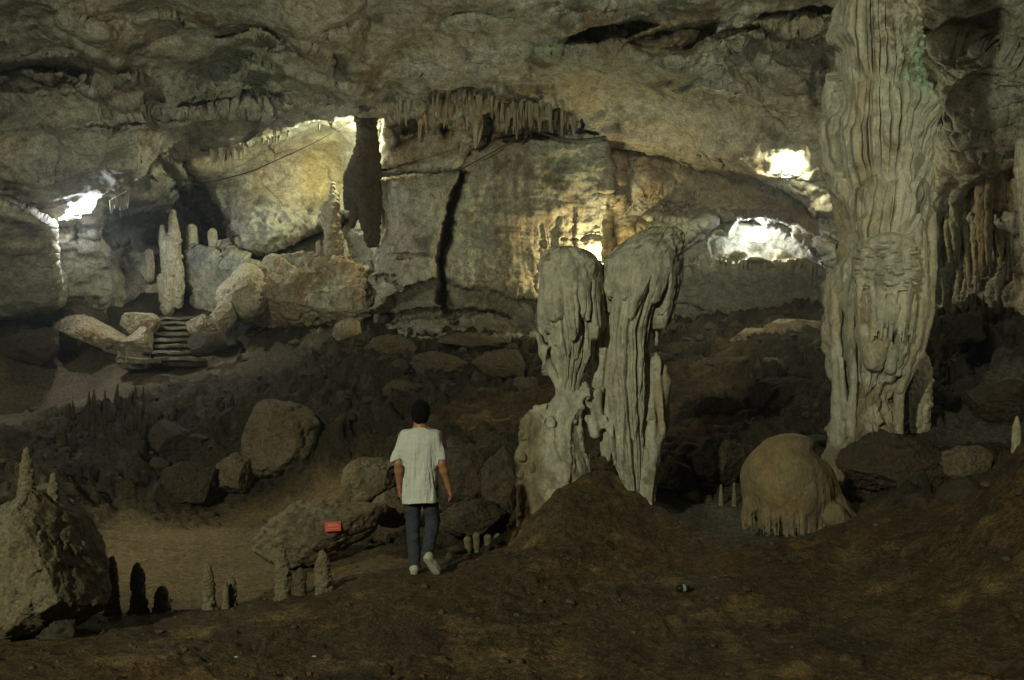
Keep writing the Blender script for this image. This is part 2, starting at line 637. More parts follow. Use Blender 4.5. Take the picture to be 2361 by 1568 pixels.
cracks = [  # line, width, depth
    ([(735, 62), (790, 48), (835, 10), (850, -30)], 5, 0.5), ([(928, 80), (940, 105), (985, 160), (1010, 205)], 4, 0.6),
    ([(765, 122), (775, 140), (768, 170)], 6, 0.9), ([(815, 110), (838, 60), (850, 40)], 8, 0.6),
    ([(880, 388), (930, 378), (1000, 362), (1062, 340)], 4, 1.0), ([(868, 398), (900, 405), (980, 400), (1060, 392)], 5, 1.1),
    ([(1060, 392), (1085, 350), (1150, 318), (1230, 312)], 4, 0.8), ([(1240, 312), (1310, 325), (1395, 318)], 4, 0.9),
    ([(900, 590), (960, 585), (1010, 592)], 2.5, 0.25), ([(920, 660), (900, 640), (860, 640)], 4, 0.5),
    ([(1020, 640), (1035, 700), (1050, 740)], 4, 0.7), ([(880, 740), (960, 720), (1100, 715), (1180, 735)], 4, 0.7),
    ([(1245, 520), (1240, 640), (1230, 690)], 3, 0.12), ([(1285, 470), (1280, 600)], 4, 0.15), ([(1330, 480), (1326, 600)], 2.5, 0.2),
    ([(1500, 390), (1600, 440), (1700, 430), (1800, 470)], 4, 0.4), ([(1440, 500), (1560, 520), (1640, 500)], 4, 0.6),
    ([(1560, 700), (1700, 740), (1780, 760)], 4, 0.6), ([(1300, 550), (1390, 545)], 2.5, 0.25),
    ([(420, 250), (520, 240), (640, 236)], 4, 0.35), ([(500, 90), (560, 75), (620, 75), (700, 130)], 4, 0.5),
    ([(0, 350), (120, 300), (300, 280), (420, 270)], 5, 0.4), ([(0, 455), (60, 478), (130, 515)], 4, 0.6),
    ([(640, 240), (590, 300), (560, 330)], 4, 0.5), ([(1760, 40), (1900, 45)], 5, 0.6), ([(1500, 130), (1700, 70), (1900, 75)], 4, 0.5),
    ([(2140, 70), (2200, 72), (2280, 90)], 6, 0.8), ([(2170, 340), (2260, 330), (2360, 350)], 5, 0.7),
]
for ln, w, dep in cracks:
    xs = [p[0] for p in ln]
    ys = [p[1] for p in ln]
    m = (wx > min(xs) - 40) & (wx < max(xs) + 40) & (wy > min(ys) - 40) & (wy < max(ys) + 40)
    d = line_d(wx[m], wy[m], ln)
    DY[m] += dep * np.exp(-(d / w) ** 2)
# dents and holes: x, y, rx, ry, depth
for x, y, rx, ry, dep in [(172, 497, 56, 48, .8), (1815, 388, 48, 36, .55), (1290, 505, 9, 14, 0.18), (1281, 528, 7, 7, 0.15), (1130, 272, 8, 14, 1.2), (1212, 300, 9, 12, 1.0),  # first two hollows added to round the lamp glow
                          (1290, 275, 9, 14, 1.0), (1345, 285, 8, 12, 0.9), (985, 255, 7, 20, 1.2), (1252, 560, 7, 10, 0.2),
                          (1418, 520, 16, 40, 1.8), (1430, 560, 14, 22, 1.4), (905, 398, 26, 10, 0.9),
                          (2180, 270, 20, 30, 0.6), (1700, 590, 20, 10, 0.8)]:
    m = (np.abs(wx - x) < rx * 2.5) & (np.abs(wy - y) < ry * 2.5)
    DY[m] += dep * np.exp(-(((wx[m] - x) / rx) ** 2 + ((wy[m] - y) / ry) ** 2) ** 1.5)
# bulges: negative = towards the viewer
for x, y, rx, ry, dep in [(310, 400, 95, 55, -1.2), (110, 360, 150, 60, -0.8), (1560, 150, 170, 60, -1.0), (1700, 330, 120, 40, -0.8),
                          (1640, 200, 160, 70, -0.6), (230, 110, 120, 60, -0.8), (480, 130, 130, 70, -0.9), (1120, 150, 150, 60, -0.8),
                          (680, 60, 110, 70, -0.8), (1760, 230, 110, 60, -0.9), (1520, 420, 110, 50, -0.9), (1480, 560, 60, 40, -1.0),
                          (1412, 430, 16, 120, -1.1), (1300, 40, 160, 30, -0.5), (1230, 400, 150, 90, -0.3), (1150, 580, 90, 120, -0.35),
                          (960, 760, 90, 30, -0.6), (2260, 250, 90, 90, -0.8), (2310, 480, 60, 30, -1.5), (1730, 590, 110, 14, -0.7)]:
    DY += dep * np.exp(-((wx - x) / rx) ** 2 - ((wy - y) / ry) ** 2)
# overhanging lips: the rock juts out just below each line and falls back slowly under it
for ln, hgt, am in [([(-60, 185), (60, 160), (150, 165), (200, 200), (260, 215)], 60, 1.1), ([(70, 130), (120, 112), (180, 128)], 40, .7),
                    ([(300, 50), (380, 36), (450, 62)], 45, .6), ([(230, 200), (300, 168), (370, 185)], 50, .7), ([(380, 262), (520, 244), (700, 240), (880, 258)], 40, .7),
                    ([(520, 190), (575, 148), (640, 165)], 50, .7), ([(600, 120), (700, 95), (780, 130)], 50, .5), ([(30, 60), (160, 40), (260, 70)], 50, .6),
                    ([(1230, 118), (1340, 88), (1480, 92), (1600, 60)], 60, .7), ([(1490, 140), (1600, 118), (1720, 96)], 60, .6), ([(1640, 140), (1720, 150), (1750, 190), (1700, 225)], 40, .6),
                    ([(1540, 215), (1640, 200), (1720, 215)], 45, .6), ([(1700, 46), (1820, 60), (1930, 62)], 50, .6), ([(1000, 60), (1100, 30), (1200, 40)], 60, .4),
                    ([(-60, 330), (100, 300), (260, 270), (400, 262)], 60, .6), ([(2150, 75), (2230, 70), (2300, 110), (2420, 120)], 60, .8), ([(2160, 330), (2260, 300), (2400, 320)], 50, .7)]:
    L_ = np.array(ln, float)
    yl = np.interp(wx, L_[:, 0], L_[:, 1])
    win = sstep(L_[0, 0] - 10, L_[0, 0] + 40, wx) * sstep(L_[-1, 0] + 10, L_[-1, 0] - 40, wx)
    t = wy - yl
    DY -= am * win * sstep(-5, 6, t) * np.exp(-np.maximum(t, 0) / hgt)
infr = sstep(900, 0, np.maximum(np.abs(sx - 1180) - 1180, np.maximum(-sy, 0)))
Y1 = np.maximum(Yb + DY, 3.0)
V = np.stack([ra * Y1, Y1, CZ + rb_ * Y1], 1)
nr, nc = GX.shape
_Yg = Y1.reshape(nr, nc)
_st = np.sqrt((np.gradient(_Yg, axis=1) / np.gradient(gx)[None]) ** 2 + (np.gradient(_Yg, axis=0) / np.gradient(gy)[:, None]) ** 2) * F / _Yg
for _ in range(3):                                   # spread a little
    _st = np.maximum(_st, .9 * np.maximum(np.roll(_st, 1, 0), np.maximum(np.roll(_st, -1, 0), np.maximum(np.roll(_st, 1, 1), np.roll(_st, -1, 1)))))
flank = 1 / (1 + (_st.ravel() / 8.0) ** 2)
ii = np.arange(nr * nc).reshape(nr, nc)
faces = np.stack([ii[:-1, :-1].ravel(), ii[1:, :-1].ravel(), ii[1:, 1:].ravel(), ii[:-1, 1:].ravel()], 1)
wallness = sstep(240, 330, sy)                       # the walls are smoother, the ceiling is scalloped
central = sstep(-10, -60, poly_sd(sx, sy, [(840, 330), (1400, 320), (1400, 700), (1230, 740), (860, 720), (830, 480)]))
drap = sstep(20, -30, poly_sd(sx, sy, [(2120, 440), (2180, 450), (2300, 500), (2420, 500), (2420, 720), (2120, 730)]))
alc = sstep(10, -40, poly_sd(sx, sy, [(1560, 600), (1900, 610), (1900, 740), (1500, 760)]))
leftw = sstep(20, -30, poly_sd(sx, sy, [(-80, 470), (60, 490), (120, 520), (126, 570), (122, 690), (40, 725), (-80, 725)]))
broken = np.maximum(sstep(14, -14, poly_sd(wx, wy, [(520, 520), (640, 480), (790, 450), (800, 500), (640, 560), (560, 620), (480, 600)])),
                    sstep(14, -14, poly_sd(wx, wy, [(1180, 650), (1240, 660), (1240, 790), (870, 790), (930, 720)])) * .5)
broken = np.maximum(broken, .75 * sstep(14, -14, poly_sd(wx, wy, [(1380, 430), (1560, 440), (1800, 490), (1935, 590), (1900, 620), (1740, 502), (1560, 500), (1400, 480)])))
broken = np.maximum(broken, .85 * sstep(14, -14, poly_sd(wx, wy, [(370, 370), (430, 400), (560, 560), (520, 600), (440, 520), (380, 420)])))
shell = raw_mesh("cave_rock", V, faces, M_SHELL)


def shell_disp(v):
    big = fbm(v, 0.16, 3, 5) * 0.75
    warp = v + 0.9 * np.stack([fbm(v, 0.3, 2, 21), fbm(v, 0.3, 2, 22), fbm(v, 0.3, 2, 23)], 1)
    calm = 0.2 + 0.8 * sstep(-0.25, 0.3, fbm(v, 0.13, 3, 25))     # broad smooth faces between broken ground
    rid = fbm(warp, 0.42, 5, 6, 0.5, True, (1, 1, 1.6)) * 0.36 * calm
    d1, d2, _, fac = cells(warp + 0.25 * fbm(v, 1.4, 3, 26)[:, None], 0.40, 2, True)
    scal = fac * 0.36 * sstep(0, .22, d2 - d1)                     # tilted slabs
    scal = scal - .13 * np.exp(-((d2 - d1) / .03) ** 2) * sstep(.0, .25, fbm(v, .3, 2, 28))   # open joints
    d1, d2, _, fac2 = cells(warp, 1.3, 3, True)
    fac2 = fac2 * sstep(0, .25, d2 - d1)
    mid = fbm(v, 1.3, 5, 7, 0.55) * 0.13 * calm + fac2 * 0.07 * calm
    lay = fbm(v, 0.9, 4, 8, 0.5, True, (0.35, 0.35, 2.2)) * 0.07 * calm
    fine = fbm(v, 6.0, 4, 9, 0.62) * 0.026
    flute = fbm(v, 2.4, 3, 10, 0.5, True, (1, 1, 0.08))
    rough = fbm(v, 2.2, 4, 27, 0.6, True) * 0.28
    k = 1 - 0.55 * central - 0.6 * alc
    k = k * (1 - .7 * leftw)
    out = big * (1 - 0.6 * central) + flank * ((rid + scal) * k * (1 - 0.25 * wallness) + mid * (1 + 0.2 * central) + lay * (1 - .7 * leftw)) + fine * (.3 + .7 * flank)
    out = out + flute * (0.05 * central + 0.3 * drap * flank) + rough * broken * (.8 + .2 * flank)
    return out * (0.3 + 0.7 * infr)


displace(shell, shell_disp)
V = coords(shell)
# colour of the rock: grey limestone, tan and brown stains, drip streaks on the wall, a painted orange lamp glow
n1 = fbm(V, 0.25, 4, 31)
n2 = fbm(V, 0.7, 5, 32)
n3 = fbm(V, 1.9, 4, 33)
st = fbm(V, 1.6, 4, 34, 0.55, False, (1, 1, 0.06))
c = np.array(GREY)[None] * (1 + 0.35 * n3[:, None])


def mixc(c, col, f):
    f = np.clip(f, 0, 1)[:, None]
    return c * (1 - f) + np.array(col)[None] * f


c = mixc(c, TAN, sstep(-0.1, 0.35, n1) * 0.7)
c = mixc(c, GREEN, sstep(0.05, 0.4, -n1 + 0.3 * n2) * 0.6)
c = mixc(c, BROWN, sstep(0.22, 0.5, n2 + 0.3 * n3) * 0.75)
c = mixc(c, DARK, sstep(0.16, 0.5, fbm(V, 0.9, 5, 36) + 0.35 * n3) * 0.75)
c = mixc(c, DARK, np.exp(-(fbm(V, 0.5, 5, 37) / .018) ** 2) * .6 * sstep(-.1, .2, n1))
c = mixc(c, BROWN, central * sstep(0.05, 0.45, st) * 0.4)
c = mixc(c, DARK, central * sstep(0.12, 0.5, -st + 0.4 * n2) * 0.45)
for x0, x1, y0, y1 in [(1143, 1152, 330, 620), (1165, 1172, 320, 700), (1188, 1196, 340, 560), (1212, 1226, 330, 520), (1258, 1266, 340, 620)]:
    m = np.exp(-((wx - (x0 + x1) / 2) / (x1 - x0)) ** 2) * sstep(y0 - 20, y0 + 20, sy) * sstep(y1 + 60, y1 - 60, sy)
    c = mixc(c, (0.17, 0.10, 0.05), m * 0.5)
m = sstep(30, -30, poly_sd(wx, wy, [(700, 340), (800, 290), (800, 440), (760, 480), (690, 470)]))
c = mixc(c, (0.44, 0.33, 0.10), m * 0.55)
for poly in ([(1290, 108), (1300, 70), (1370, 40), (1480, 36), (1650, 46), (1600, 112), (1500, 125)],
             [(1400, 290), (1436, 290), (1436, 600), (1400, 600)], [(1740, 330), (1800, 420), (1890, 520), (1860, 420), (1930, 560), (1700, 450)],
             [(1700, 150), (1740, 170), (1730, 230), (1600, 220), (1720, 215)], [(900, 250), (1240, 300), (1240, 330), (900, 390)],
             [(1420, 330), (1700, 380), (1880, 500), (1500, 470)]):
    m = sstep(16, -16, poly_sd(wx, wy, poly))
    c = mixc(c, (0.24, 0.14, 0.06), m * (0.45 + 0.4 * n3))
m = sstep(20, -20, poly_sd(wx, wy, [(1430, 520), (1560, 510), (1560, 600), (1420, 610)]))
c = mixc(c, (0.46, 0.33, 0.12), m * 0.5)  # orange glow of the hidden lamp put into the rock colour
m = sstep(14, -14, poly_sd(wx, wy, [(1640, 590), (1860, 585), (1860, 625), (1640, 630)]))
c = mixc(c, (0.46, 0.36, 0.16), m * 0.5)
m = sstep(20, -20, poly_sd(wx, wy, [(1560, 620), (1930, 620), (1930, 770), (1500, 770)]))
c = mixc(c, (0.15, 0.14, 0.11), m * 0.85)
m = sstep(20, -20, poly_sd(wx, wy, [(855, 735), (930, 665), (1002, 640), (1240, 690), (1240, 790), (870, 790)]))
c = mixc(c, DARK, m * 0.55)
m = sstep(10, -30, poly_sd(wx, wy, [(232, 470), (300, 425), (350, 420), (400, 380), (450, 470), (520, 560), (470, 640), (200, 640)]))
c = mixc(c, (0.17, 0.17, 0.17), m * 0.7)
m = sstep(14, -14, poly_sd(wx, wy, [(385, 380), (425, 365), (530, 500), (590, 590), (520, 610), (450, 540), (400, 440)]))
c = mixc(c, (0.12, 0.11, 0.085), m * .7)
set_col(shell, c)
GRIDV = V.reshape(nr, nc, 3)


def shell_at(dx, dy):
    j = int(np.argmin(np.abs(gx - dx)))
    i = int(np.argmin(np.abs(gy - dy)))
    return GRIDV[i, j].astype(float)


# ceiling and wall are two sheets of the same rock that share one seam
cy_f = (sy.reshape(nr, nc)[:-1, :-1]).ravel()
cx_f = (sx.reshape(nr, nc)[:-1, :-1]).ravel()
seam = np.interp(cx_f, [-4000, 0, 130, 400, 560, 800, 890, 1000, 1250, 1400, 1700, 1900, 2150, 2250, 2380, 6000],
                 [460, 455, 500, 380, 335, 268, 255, 225, 245, 300, 345, 420, 340, 440, 350, 350])
iswall = cy_f > seam
colr = c
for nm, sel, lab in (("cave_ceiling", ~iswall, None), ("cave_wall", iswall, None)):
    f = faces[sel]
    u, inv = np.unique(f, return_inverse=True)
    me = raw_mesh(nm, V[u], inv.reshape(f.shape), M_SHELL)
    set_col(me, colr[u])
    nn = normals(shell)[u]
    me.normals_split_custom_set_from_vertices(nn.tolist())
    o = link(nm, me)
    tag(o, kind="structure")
bpy.data.meshes.remove(shell)

# ------------------------------------------------------------------ the ground
# picture x, y, distance, roughness, kind (0 brown earth, 1 sand, 2 dark rubble, 3 path, 4 grey floor)
G = [(1180, 1568, 6.2, .5, 0), (0, 1568, 5.7, .3, 0), (400, 1560, 6.0, .5, 0), (2360, 1568, 5.7, .5, 0), (1800, 1568, 6.0, .5, 0),
     (600, 1480, 7.0, .5, 0), (1200, 1430, 7.6, .5, 0), (1800, 1400, 7.8, .5, 0), (100, 1450, 7.2, .2, 0), (300, 1422, 7.9, .2, 0),
     (480, 1408, 8.2, .15, 0), (660, 1385, 8.4, .2, 0), (800, 1350, 8.6, .4, 0), (957, 1324, 9.0, .2, 0), (1060, 1312, 9.2, .3, 0), (1170, 1290, 9.5, .4, 0),
     (1378, 1098, 10.9, .7, 0), (1300, 1190, 10.2, .7, 0), (1440, 1190, 10.4, .7, 0), (1235, 1255, 9.9, .6, 0), (1530, 1225, 10.2, .7, 0), (1300, 1300, 9.4, .7, 0), (1500, 1275, 9.7, .7, 0), (1640, 1290, 9.4, .4, 0),
     (1900, 1260, 9.3, .5, 0), (2050, 1215, 9.5, .4, 0), (2360, 1030, 8.2, .5, 0), (2240, 1170, 8.7, .5, 0), (2360, 1200, 7.5, .5, 0), (2360, 1380, 6.8, .5, 0), (2120, 1300, 8.2, .6, 0),
     (330, 1330, 11.3, .12, 1), (500, 1330, 11.3, .1, 1), (700, 1320, 11.2, .15, 1), (400, 1230, 14.5, .12, 1), (560, 1190, 16.5, .15, 1), (720, 1165, 16.0, .2, 1), (280, 1215, 15, .2, 1), (240, 1300, 12.2, .15, 1), (400, 1395, 10.2, .12, 1), (600, 1390, 9.9, .15, 1),
     (850, 1305, 10.4, .2, 1), (1000, 1270, 11.3, .5, 2), (1120, 1270, 11.2, .5, 2), (900, 1185, 13.5, .3, 1),
     (0, 1120, 14, .8, 2), (200, 1130, 15.5, .9, 2), (420, 1140, 17, .9, 2), (600, 1120, 17.5, .8, 2), (450, 1000, 19.5, 1, 2), (250, 960, 20.5, 1, 2), (700, 1000, 18.5, 1, 2), (650, 920, 21, .9, 2),
     (0, 970, 20, .4, 3), (0, 880, 25, .4, 3), (150, 860, 26, .35, 3), (330, 870, 25, .3, 3), (480, 830, 26.5, .4, 3), (200, 930, 22.3, .4, 3), (400, 905, 23, .7, 2), (120, 1020, 18.2, .9, 2),
     (120, 790, 27.5, .9, 2), (250, 760, 28.5, .9, 2), (400, 735, 29.2, .3, 2), (330, 775, 27.6, .8, 2), (480, 775, 27.6, .8, 2), (390, 700, 30, .5, 2), (300, 620, 33.5, 1, 2), (470, 640, 33, .8, 2), (560, 760, 28, .6, 2), (150, 680, 29, .9, 2), (0, 760, 25.5, .9, 2),
     (700, 765, 27.3, .6, 2), (870, 765, 26.5, .7, 2), (1100, 800, 25.3, .8, 2), (1200, 860, 22.5, .9, 2), (800, 850, 23, .9, 2), (1000, 880, 21, 1, 2), (950, 960, 18, 1, 2), (1100, 960, 17.5, .6, 0), (1150, 1050, 14.5, .8, 2), (950, 1060, 15.5, .9, 2),
     (1560, 785, 25, .9, 2), (1700, 765, 25.5, .9, 2), (1880, 745, 25, .9, 2), (1650, 830, 21.5, .9, 0), (1580, 830, 22, .9, 2), (1800, 800, 22, .8, 2), (1600, 900, 18.5, .9, 0), (1800, 880, 18, .9, 2), (1620, 1000, 15.5, .9, 0), (1800, 980, 15, .9, 2),
     (1600, 1130, 12.8, .7, 2), (1600, 1215, 11.2, .15, 4), (1680, 1180, 12, .2, 4), (1720, 1240, 10.5, .3, 4), (1840, 1230, 10.4, .3, 4), (1960, 1190, 10.6, .3, 0),
     (2000, 1075, 13, .6, 2), (1990, 1010, 13.8, .6, 2), (2150, 1110, 12, .7, 2), (2070, 1170, 11, .6, 2), (2230, 1110, 11.5, .6, 2),
     (2150, 740, 22, .8, 2), (2290, 750, 20, .9, 2), (2200, 850, 18, .9, 2), (2300, 900, 16, .8, 4), (2290, 1000, 13.5, .7, 4), (2360, 830, 17, .9, 2), (2250, 1060, 12, .8, 2)]
gp, gz, gk, ga = [], [], [], []
for dx, dy, Y, am, kd in G:
    p = P(dx, dy, Y)
    gp.append(p[:2])
    gz.append(p[2])
    gk.append(kd)
    ga.append(am)
for x, y, z, am, kd in [(-9, 3, .3, .5, 0), (-12, 10, .6, .7, 2), (-16, 16, 1.8, .8, 2), (-22, 26, 3.5, .8, 2), (12, 3, 1.4, .5, 0), (16, 12, 3.0, .6, 0), (20, 22, 5, .8, 2),
                        (0, 0, .4, .3, 0), (0, 3, .25, .4, 0), (0, -6, .2, .3, 0), (-8, -6, .1, .3, 0), (8, -6, .6, .3, 0), (0, -30, -1.2, .3, 0), (-25, -30, -1.2, .3, 0), (25, -30, -1, .3, 0),
                        (0, 40, 6, .5, 2), (22, 38, 7, .5, 2), (-26, 38, 7, .5, 2), (-40, 0, 1, .5, 2), (40, 0, 4, .5, 2)]:
    gp.append((x, y))
    gz.append(z)
    gk.append(kd)
    ga.append(am)
gp = np.array(gp, float)
g_rbf = RBF(gp, gz, 0.7)


def qmap(p):
    y = np.maximum(p[:, 1], 1.5)
    return np.stack([p[:, 0] / y * 1.6, np.log(y) * 1.3], 1)


GQ = qmap(gp)
gk = np.array(gk)
ga = np.array(ga)


def g_attr(p):
    """roughness and kind weights at ground points"""
    q = qmap(p)
    am = np.zeros(len(p))
    w5 = np.zeros((len(p), 5))
    for a in range(0, len(p), 40000):
        d = np.sqrt(((q[a:a + 40000, None] - GQ[None]) ** 2).sum(-1)) + 0.012
        w = d ** -3.5
        w /= w.sum(1, keepdims=True)
        am[a:a + 40000] = w @ ga
        for k in range(5):
            w5[a:a + 40000, k] = w[:, gk == k].sum(1)
    return am, w5


th = np.radians(np.concatenate([np.linspace(-180, -42, 40)[:-1], np.arange(-42, 42.01, 0.105), np.linspace(42, 180, 40)[1:]]))
rr = np.concatenate([np.geomspace(0.4, 4.5, 30)[:-1], np.geomspace(4.5, 44, 560)])
TH, RR = np.meshgrid(th, rr)
tx, ty = (RR * np.sin(TH)).ravel(), (RR * np.cos(TH)).ravel()
tp = np.stack([tx, ty], 1)
tz0 = g_rbf(tp)
tam, tw = g_attr(tp + 0.25 * np.stack([fbm(np.stack([tx, ty, tx * 0], 1), 0.8, 4, 61), fbm(np.stack([tx, ty, tx * 0], 1), 0.8, 4, 62)], 1))
t3 = np.stack([tx, ty, tz0], 1)
lump = fbm(t3, 0.9, 4, 41) * 0.28
ridge = fbm(t3, 1.7, 5, 42, 0.5, True) * 0.16
w3 = t3 + 0.3 * np.stack([fbm(t3, 1.1, 3, 48), fbm(t3, 1.1, 3, 49), 0 * tx], 1)
_, _, idA, fA = cells(w3, 0.75, 8, True)
_, _, idB, fB = cells(w3, 1.9, 9, True)
_, _, idC, fC = cells(w3, 4.6, 10, True)
stones = fA * 0.40 + (idA - .5) * .14 + fB * 0.18 + (idB - .5) * .06 + fC * 0.07
d1b, _, cidb = cells(t3, 2.9, 6)
stones2 = np.maximum(0, 0.5 - d1b) * 0.18 * cidb
fine = fbm(t3, 5.0, 5, 44, 0.65) * 0.06
lay = fbm(t3, 0.8, 5, 45, 0.55, True, (0.6, 1.1, 1)) * 0.05 + fB * 0.05 + fC * 0.03
rub = np.clip(tw[:, 2] * 1.3, 0, 1)
tz = tz0 + tam * (lump * (0.7 + 0.45 * rub) + ridge * (0.6 + 0.65 * rub) + fine * 1.2 + (stones + stones2) * rub + lay * (1 - rub)) \
    + 0.05 * np.clip(tw[:, 3], 0, 1) * np.round(3 * fbm(t3, 0.5, 3, 46, 0.5, False, (0.5, 1.3, 1)))
TV = np.stack([tx + tam * 0.10 * fbm(t3, 2.2, 3, 47), ty, tz], 1)
n_r, n_t = TH.shape
ti = np.arange(n_r * n_t).reshape(n_r, n_t)
tf = np.stack([ti[:-1, :-1].ravel(), ti[:-1, 1:].ravel(), ti[1:, 1:].ravel(), ti[1:, :-1].ravel()], 1)
gm = raw_mesh("ground", TV, tf, M_GROUND)
e1 = fbm(t3, 0.8, 5, 51)
e2 = fbm(t3, 3.0, 5, 52)
pal = np.array([(0.13, 0.088, 0.047), (0.23, 0.17, 0.09), (0.052, 0.046, 0.030), (0.19, 0.15, 0.095), (0.15, 0.145, 0.12)])
cg = tw @ pal
e3_ = fbm(t3, 1.7, 5, 53, .6)
cg = mixc(cg, (0.165, 0.096, 0.038), tw[:, 0] * sstep(0.05, 0.4, e1) * 0.8)
cg = mixc(cg, (0.34, 0.23, 0.09), tw[:, 0] * sstep(0.06, 0.4, e3_) * 0.75)
cg = mixc(cg, (0.05, 0.042, 0.03), tw[:, 0] * sstep(0.08, 0.35, fbm(t3, 1.1, 5, 54, .6)) * 0.7)
cg = mixc(cg, (0.07, 0.055, 0.038), sstep(0.1, 0.5, -e1 + 0.4 * e2) * 0.6)
cg = mixc(cg, (0.17, 0.15, 0.10), rub * sstep(0.2, 0.5, e2) * 0.6)
cg = cg * (1 + 0.35 * e2[:, None])
set_col(gm, cg)
g_o = link("ground", gm)
tag(g_o, kind="structure")
TZ = tz.reshape(n_r, n_t)


def ground_z(x, y):
    r = math.hypot(x, y)
    t = math.atan2(x, y)
    i = int(np.clip(np.searchsorted(rr, r), 0, n_r - 1))
    j = int(np.clip(np.searchsorted(th, t), 0, n_t - 1))
    return float(TZ[i, j])


def ground_hit(dx, dy, y0=4.0):
    a, b = ray(dx, dy)
    y = y0
    while y < 42:
        if CZ + b * y < ground_z(a * y, y):
            return np.array((float(a * y), y, ground_z(float(a * y), y)))
        y += 0.03
    return P(dx, dy, 30)


# ------------------------------------------------------------------ boulders
M_MID = rock_mat("slope_stone", (0.115, 0.098, 0.062), (0.10, 0.07, 0.04), (0.05, 0.045, 0.03), 1.5, 0.9)


def ico(sub):
    bm = bmesh.new()
    bmesh.ops.create_icosphere(bm, subdivisions=sub, radius=1.0)
    v = np.array([x.co[:] for x in bm.verts])
    f = np.array([[y.index for y in x.verts] for x in bm.faces])
    bm.free()
    return v, f


ICO = {k: ico(k) for k in (3, 4, 6, 7)}


def boulder_mesh(name, size, seed, mat, facets=20, rough=0.085, sub=6, rot=0.0, sharp=0.5, crease=0.05, cuts=()):
    v, f = ICO[sub]
    v = v.copy()
    rs = np.random.RandomState(seed)
    v *= (1 + 0.28 * fbm(v, 0.9, 2, seed + 9))[:, None]
    for k in range(facets):                                  # flat broken faces
        n = rs.normal(size=3)
        n /= np.linalg.norm(n)
        d = rs.uniform(sharp, 0.95)
        e = np.maximum(v @ n - d, 0)
        v -= e[:, None] * n * 0.96
    v = (v - (v.max(0) + v.min(0)) / 2) / ((v.max(0) - v.min(0)) / 2)
    for n, d in cuts:
        n = np.array(n, float)
        n /= np.linalg.norm(n)
        e = np.maximum(v @ n - d, 0)
        v -= e[:, None] * n * 0.8
    v *= np.array(size)
    sc = float(np.mean(size))
    nn = v / np.linalg.norm(v, axis=1)[:, None]
    q = v / sc
    w = q + 0.2 * np.stack([fbm(q, 1.6, 2, seed + 6), fbm(q, 1.6, 2, seed + 7), fbm(q, 1.6, 2, seed + 8)], 1)
    _, _, idc, fc = cells(w, 1.7, seed, True)
    _, _, _, fc2 = cells(w, 4.2, seed + 1, True)
    dsp = fbm(q, 1.3, 4, seed) * 0.08 + fc * 0.10 + fc2 * 0.05 + fbm(q, 3.2, 4, seed + 1, 0.55, True) * 0.045 + fbm(q, 9, 4, seed + 2, 0.65) * 0.04
    if crease:
        dsp = dsp - crease * np.exp(-(fbm(q, 1.1, 3, seed + 5) / 0.04) ** 2)
    v = v + nn * (dsp * sc * rough / 0.12)[:, None]
    c, s = math.cos(rot), math.sin(rot)
    v = v @ np.array([[c, 0, -s], [0, 1, 0], [s, 0, c]])
    return raw_mesh(name, v, f, mat)


def boulder(name, cx, cy, Y, rx, ry_px, label, seed, mat=None, depth=None, group=None, sink=None, **kw):
    """a rock centred on a picture point, half sizes given in picture units at distance Y"""
    k = Y / F
    c = P(cx, cy, Y)
    size = (rx * k, (depth if depth else (rx + ry_px) / 2 * k), ry_px * k)
    o = link(name, boulder_mesh(name, size, seed, mat or M_BOULD, **kw))
    o.location = c
    tag(o, label, "rock", group)
    return o


M_SPECK = rock_mat("speckled_stone", (0.19, 0.165, 0.105), (0.15, 0.115, 0.064), (0.075, 0.067, 0.045), 2.4, 0.5)
boulder("boulder", 84, 1300, 7.0, 184, 172, "large speckled boulder leaning at the left edge in front of the sandy hollow", 3, mat=M_SPECK, depth=0.6, facets=12,
        rough=0.06, sub=7, sharp=0.72, crease=.02, cuts=(((0.845, -0.08, 0.534), 0.36), ((-0.43, -0.05, -0.9), 0.74), ((0.1, -1, 0.25), 0.62)))
boulder("boulder", 652, 1026, 18.0, 86, 102, "big rounded brown boulder on the dark slope above the sandy hollow", 5, facets=12, sharp=0.74, rough=0.09)
boulder("boulder", 540, 1092, 17.3, 46, 46, "small pale cracked rock at the left foot of the big rounded boulder", 8, facets=8, crease=0.08)
boulder("boulder", 432, 1112, 16.8, 62, 50, "low reddish brown boulder left of the small cracked rock", 12, mat=M_DARKR, facets=6)
boulder("boulder", 405, 1010, 18.8, 55, 40, "dark boulder with a pale cap on the slope left of the rounded boulder", 13, mat=M_DARKR)
boulder("boulder", 735, 1215, 11.6, 165, 70, "long tan boulder behind the small red sign", 15, depth=0.55, facets=14, rot=math.radians(-20), sharp=0.6, rough=.08)
boulder("boulder", 862, 1118, 12.6, 74, 58, "brown knobbly rock behind the walking man's left elbow", 17, facets=7)
boulder("boulder", 912, 1172, 12.0, 58, 46, "tan rock right beside the walking man's left leg", 19, facets=8)
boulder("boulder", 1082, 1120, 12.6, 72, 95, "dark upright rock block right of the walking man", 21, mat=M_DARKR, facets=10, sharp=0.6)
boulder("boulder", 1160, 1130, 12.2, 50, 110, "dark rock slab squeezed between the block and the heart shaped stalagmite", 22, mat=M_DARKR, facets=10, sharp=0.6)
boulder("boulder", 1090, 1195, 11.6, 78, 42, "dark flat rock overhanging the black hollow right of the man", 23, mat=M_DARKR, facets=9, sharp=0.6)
boulder("boulder", 690, 668, 27.6, 172, 95, "huge fallen rock block with brown streaks below the dark slit", 27, mat=M_BLOCK, depth=1.6, facets=14, sharp=0.55, rough=0.10, sub=7, crease=0.08,
        cuts=(((0, -1, 0.1), 0.45), ((0, 0, 1), 0.75)))
boulder("boulder", 560, 680, 27.0, 60, 70, "pale ribbed rock wedge at the left end of the fallen block", 28, mat=M_FLOW, facets=6, rot=math.radians(35))
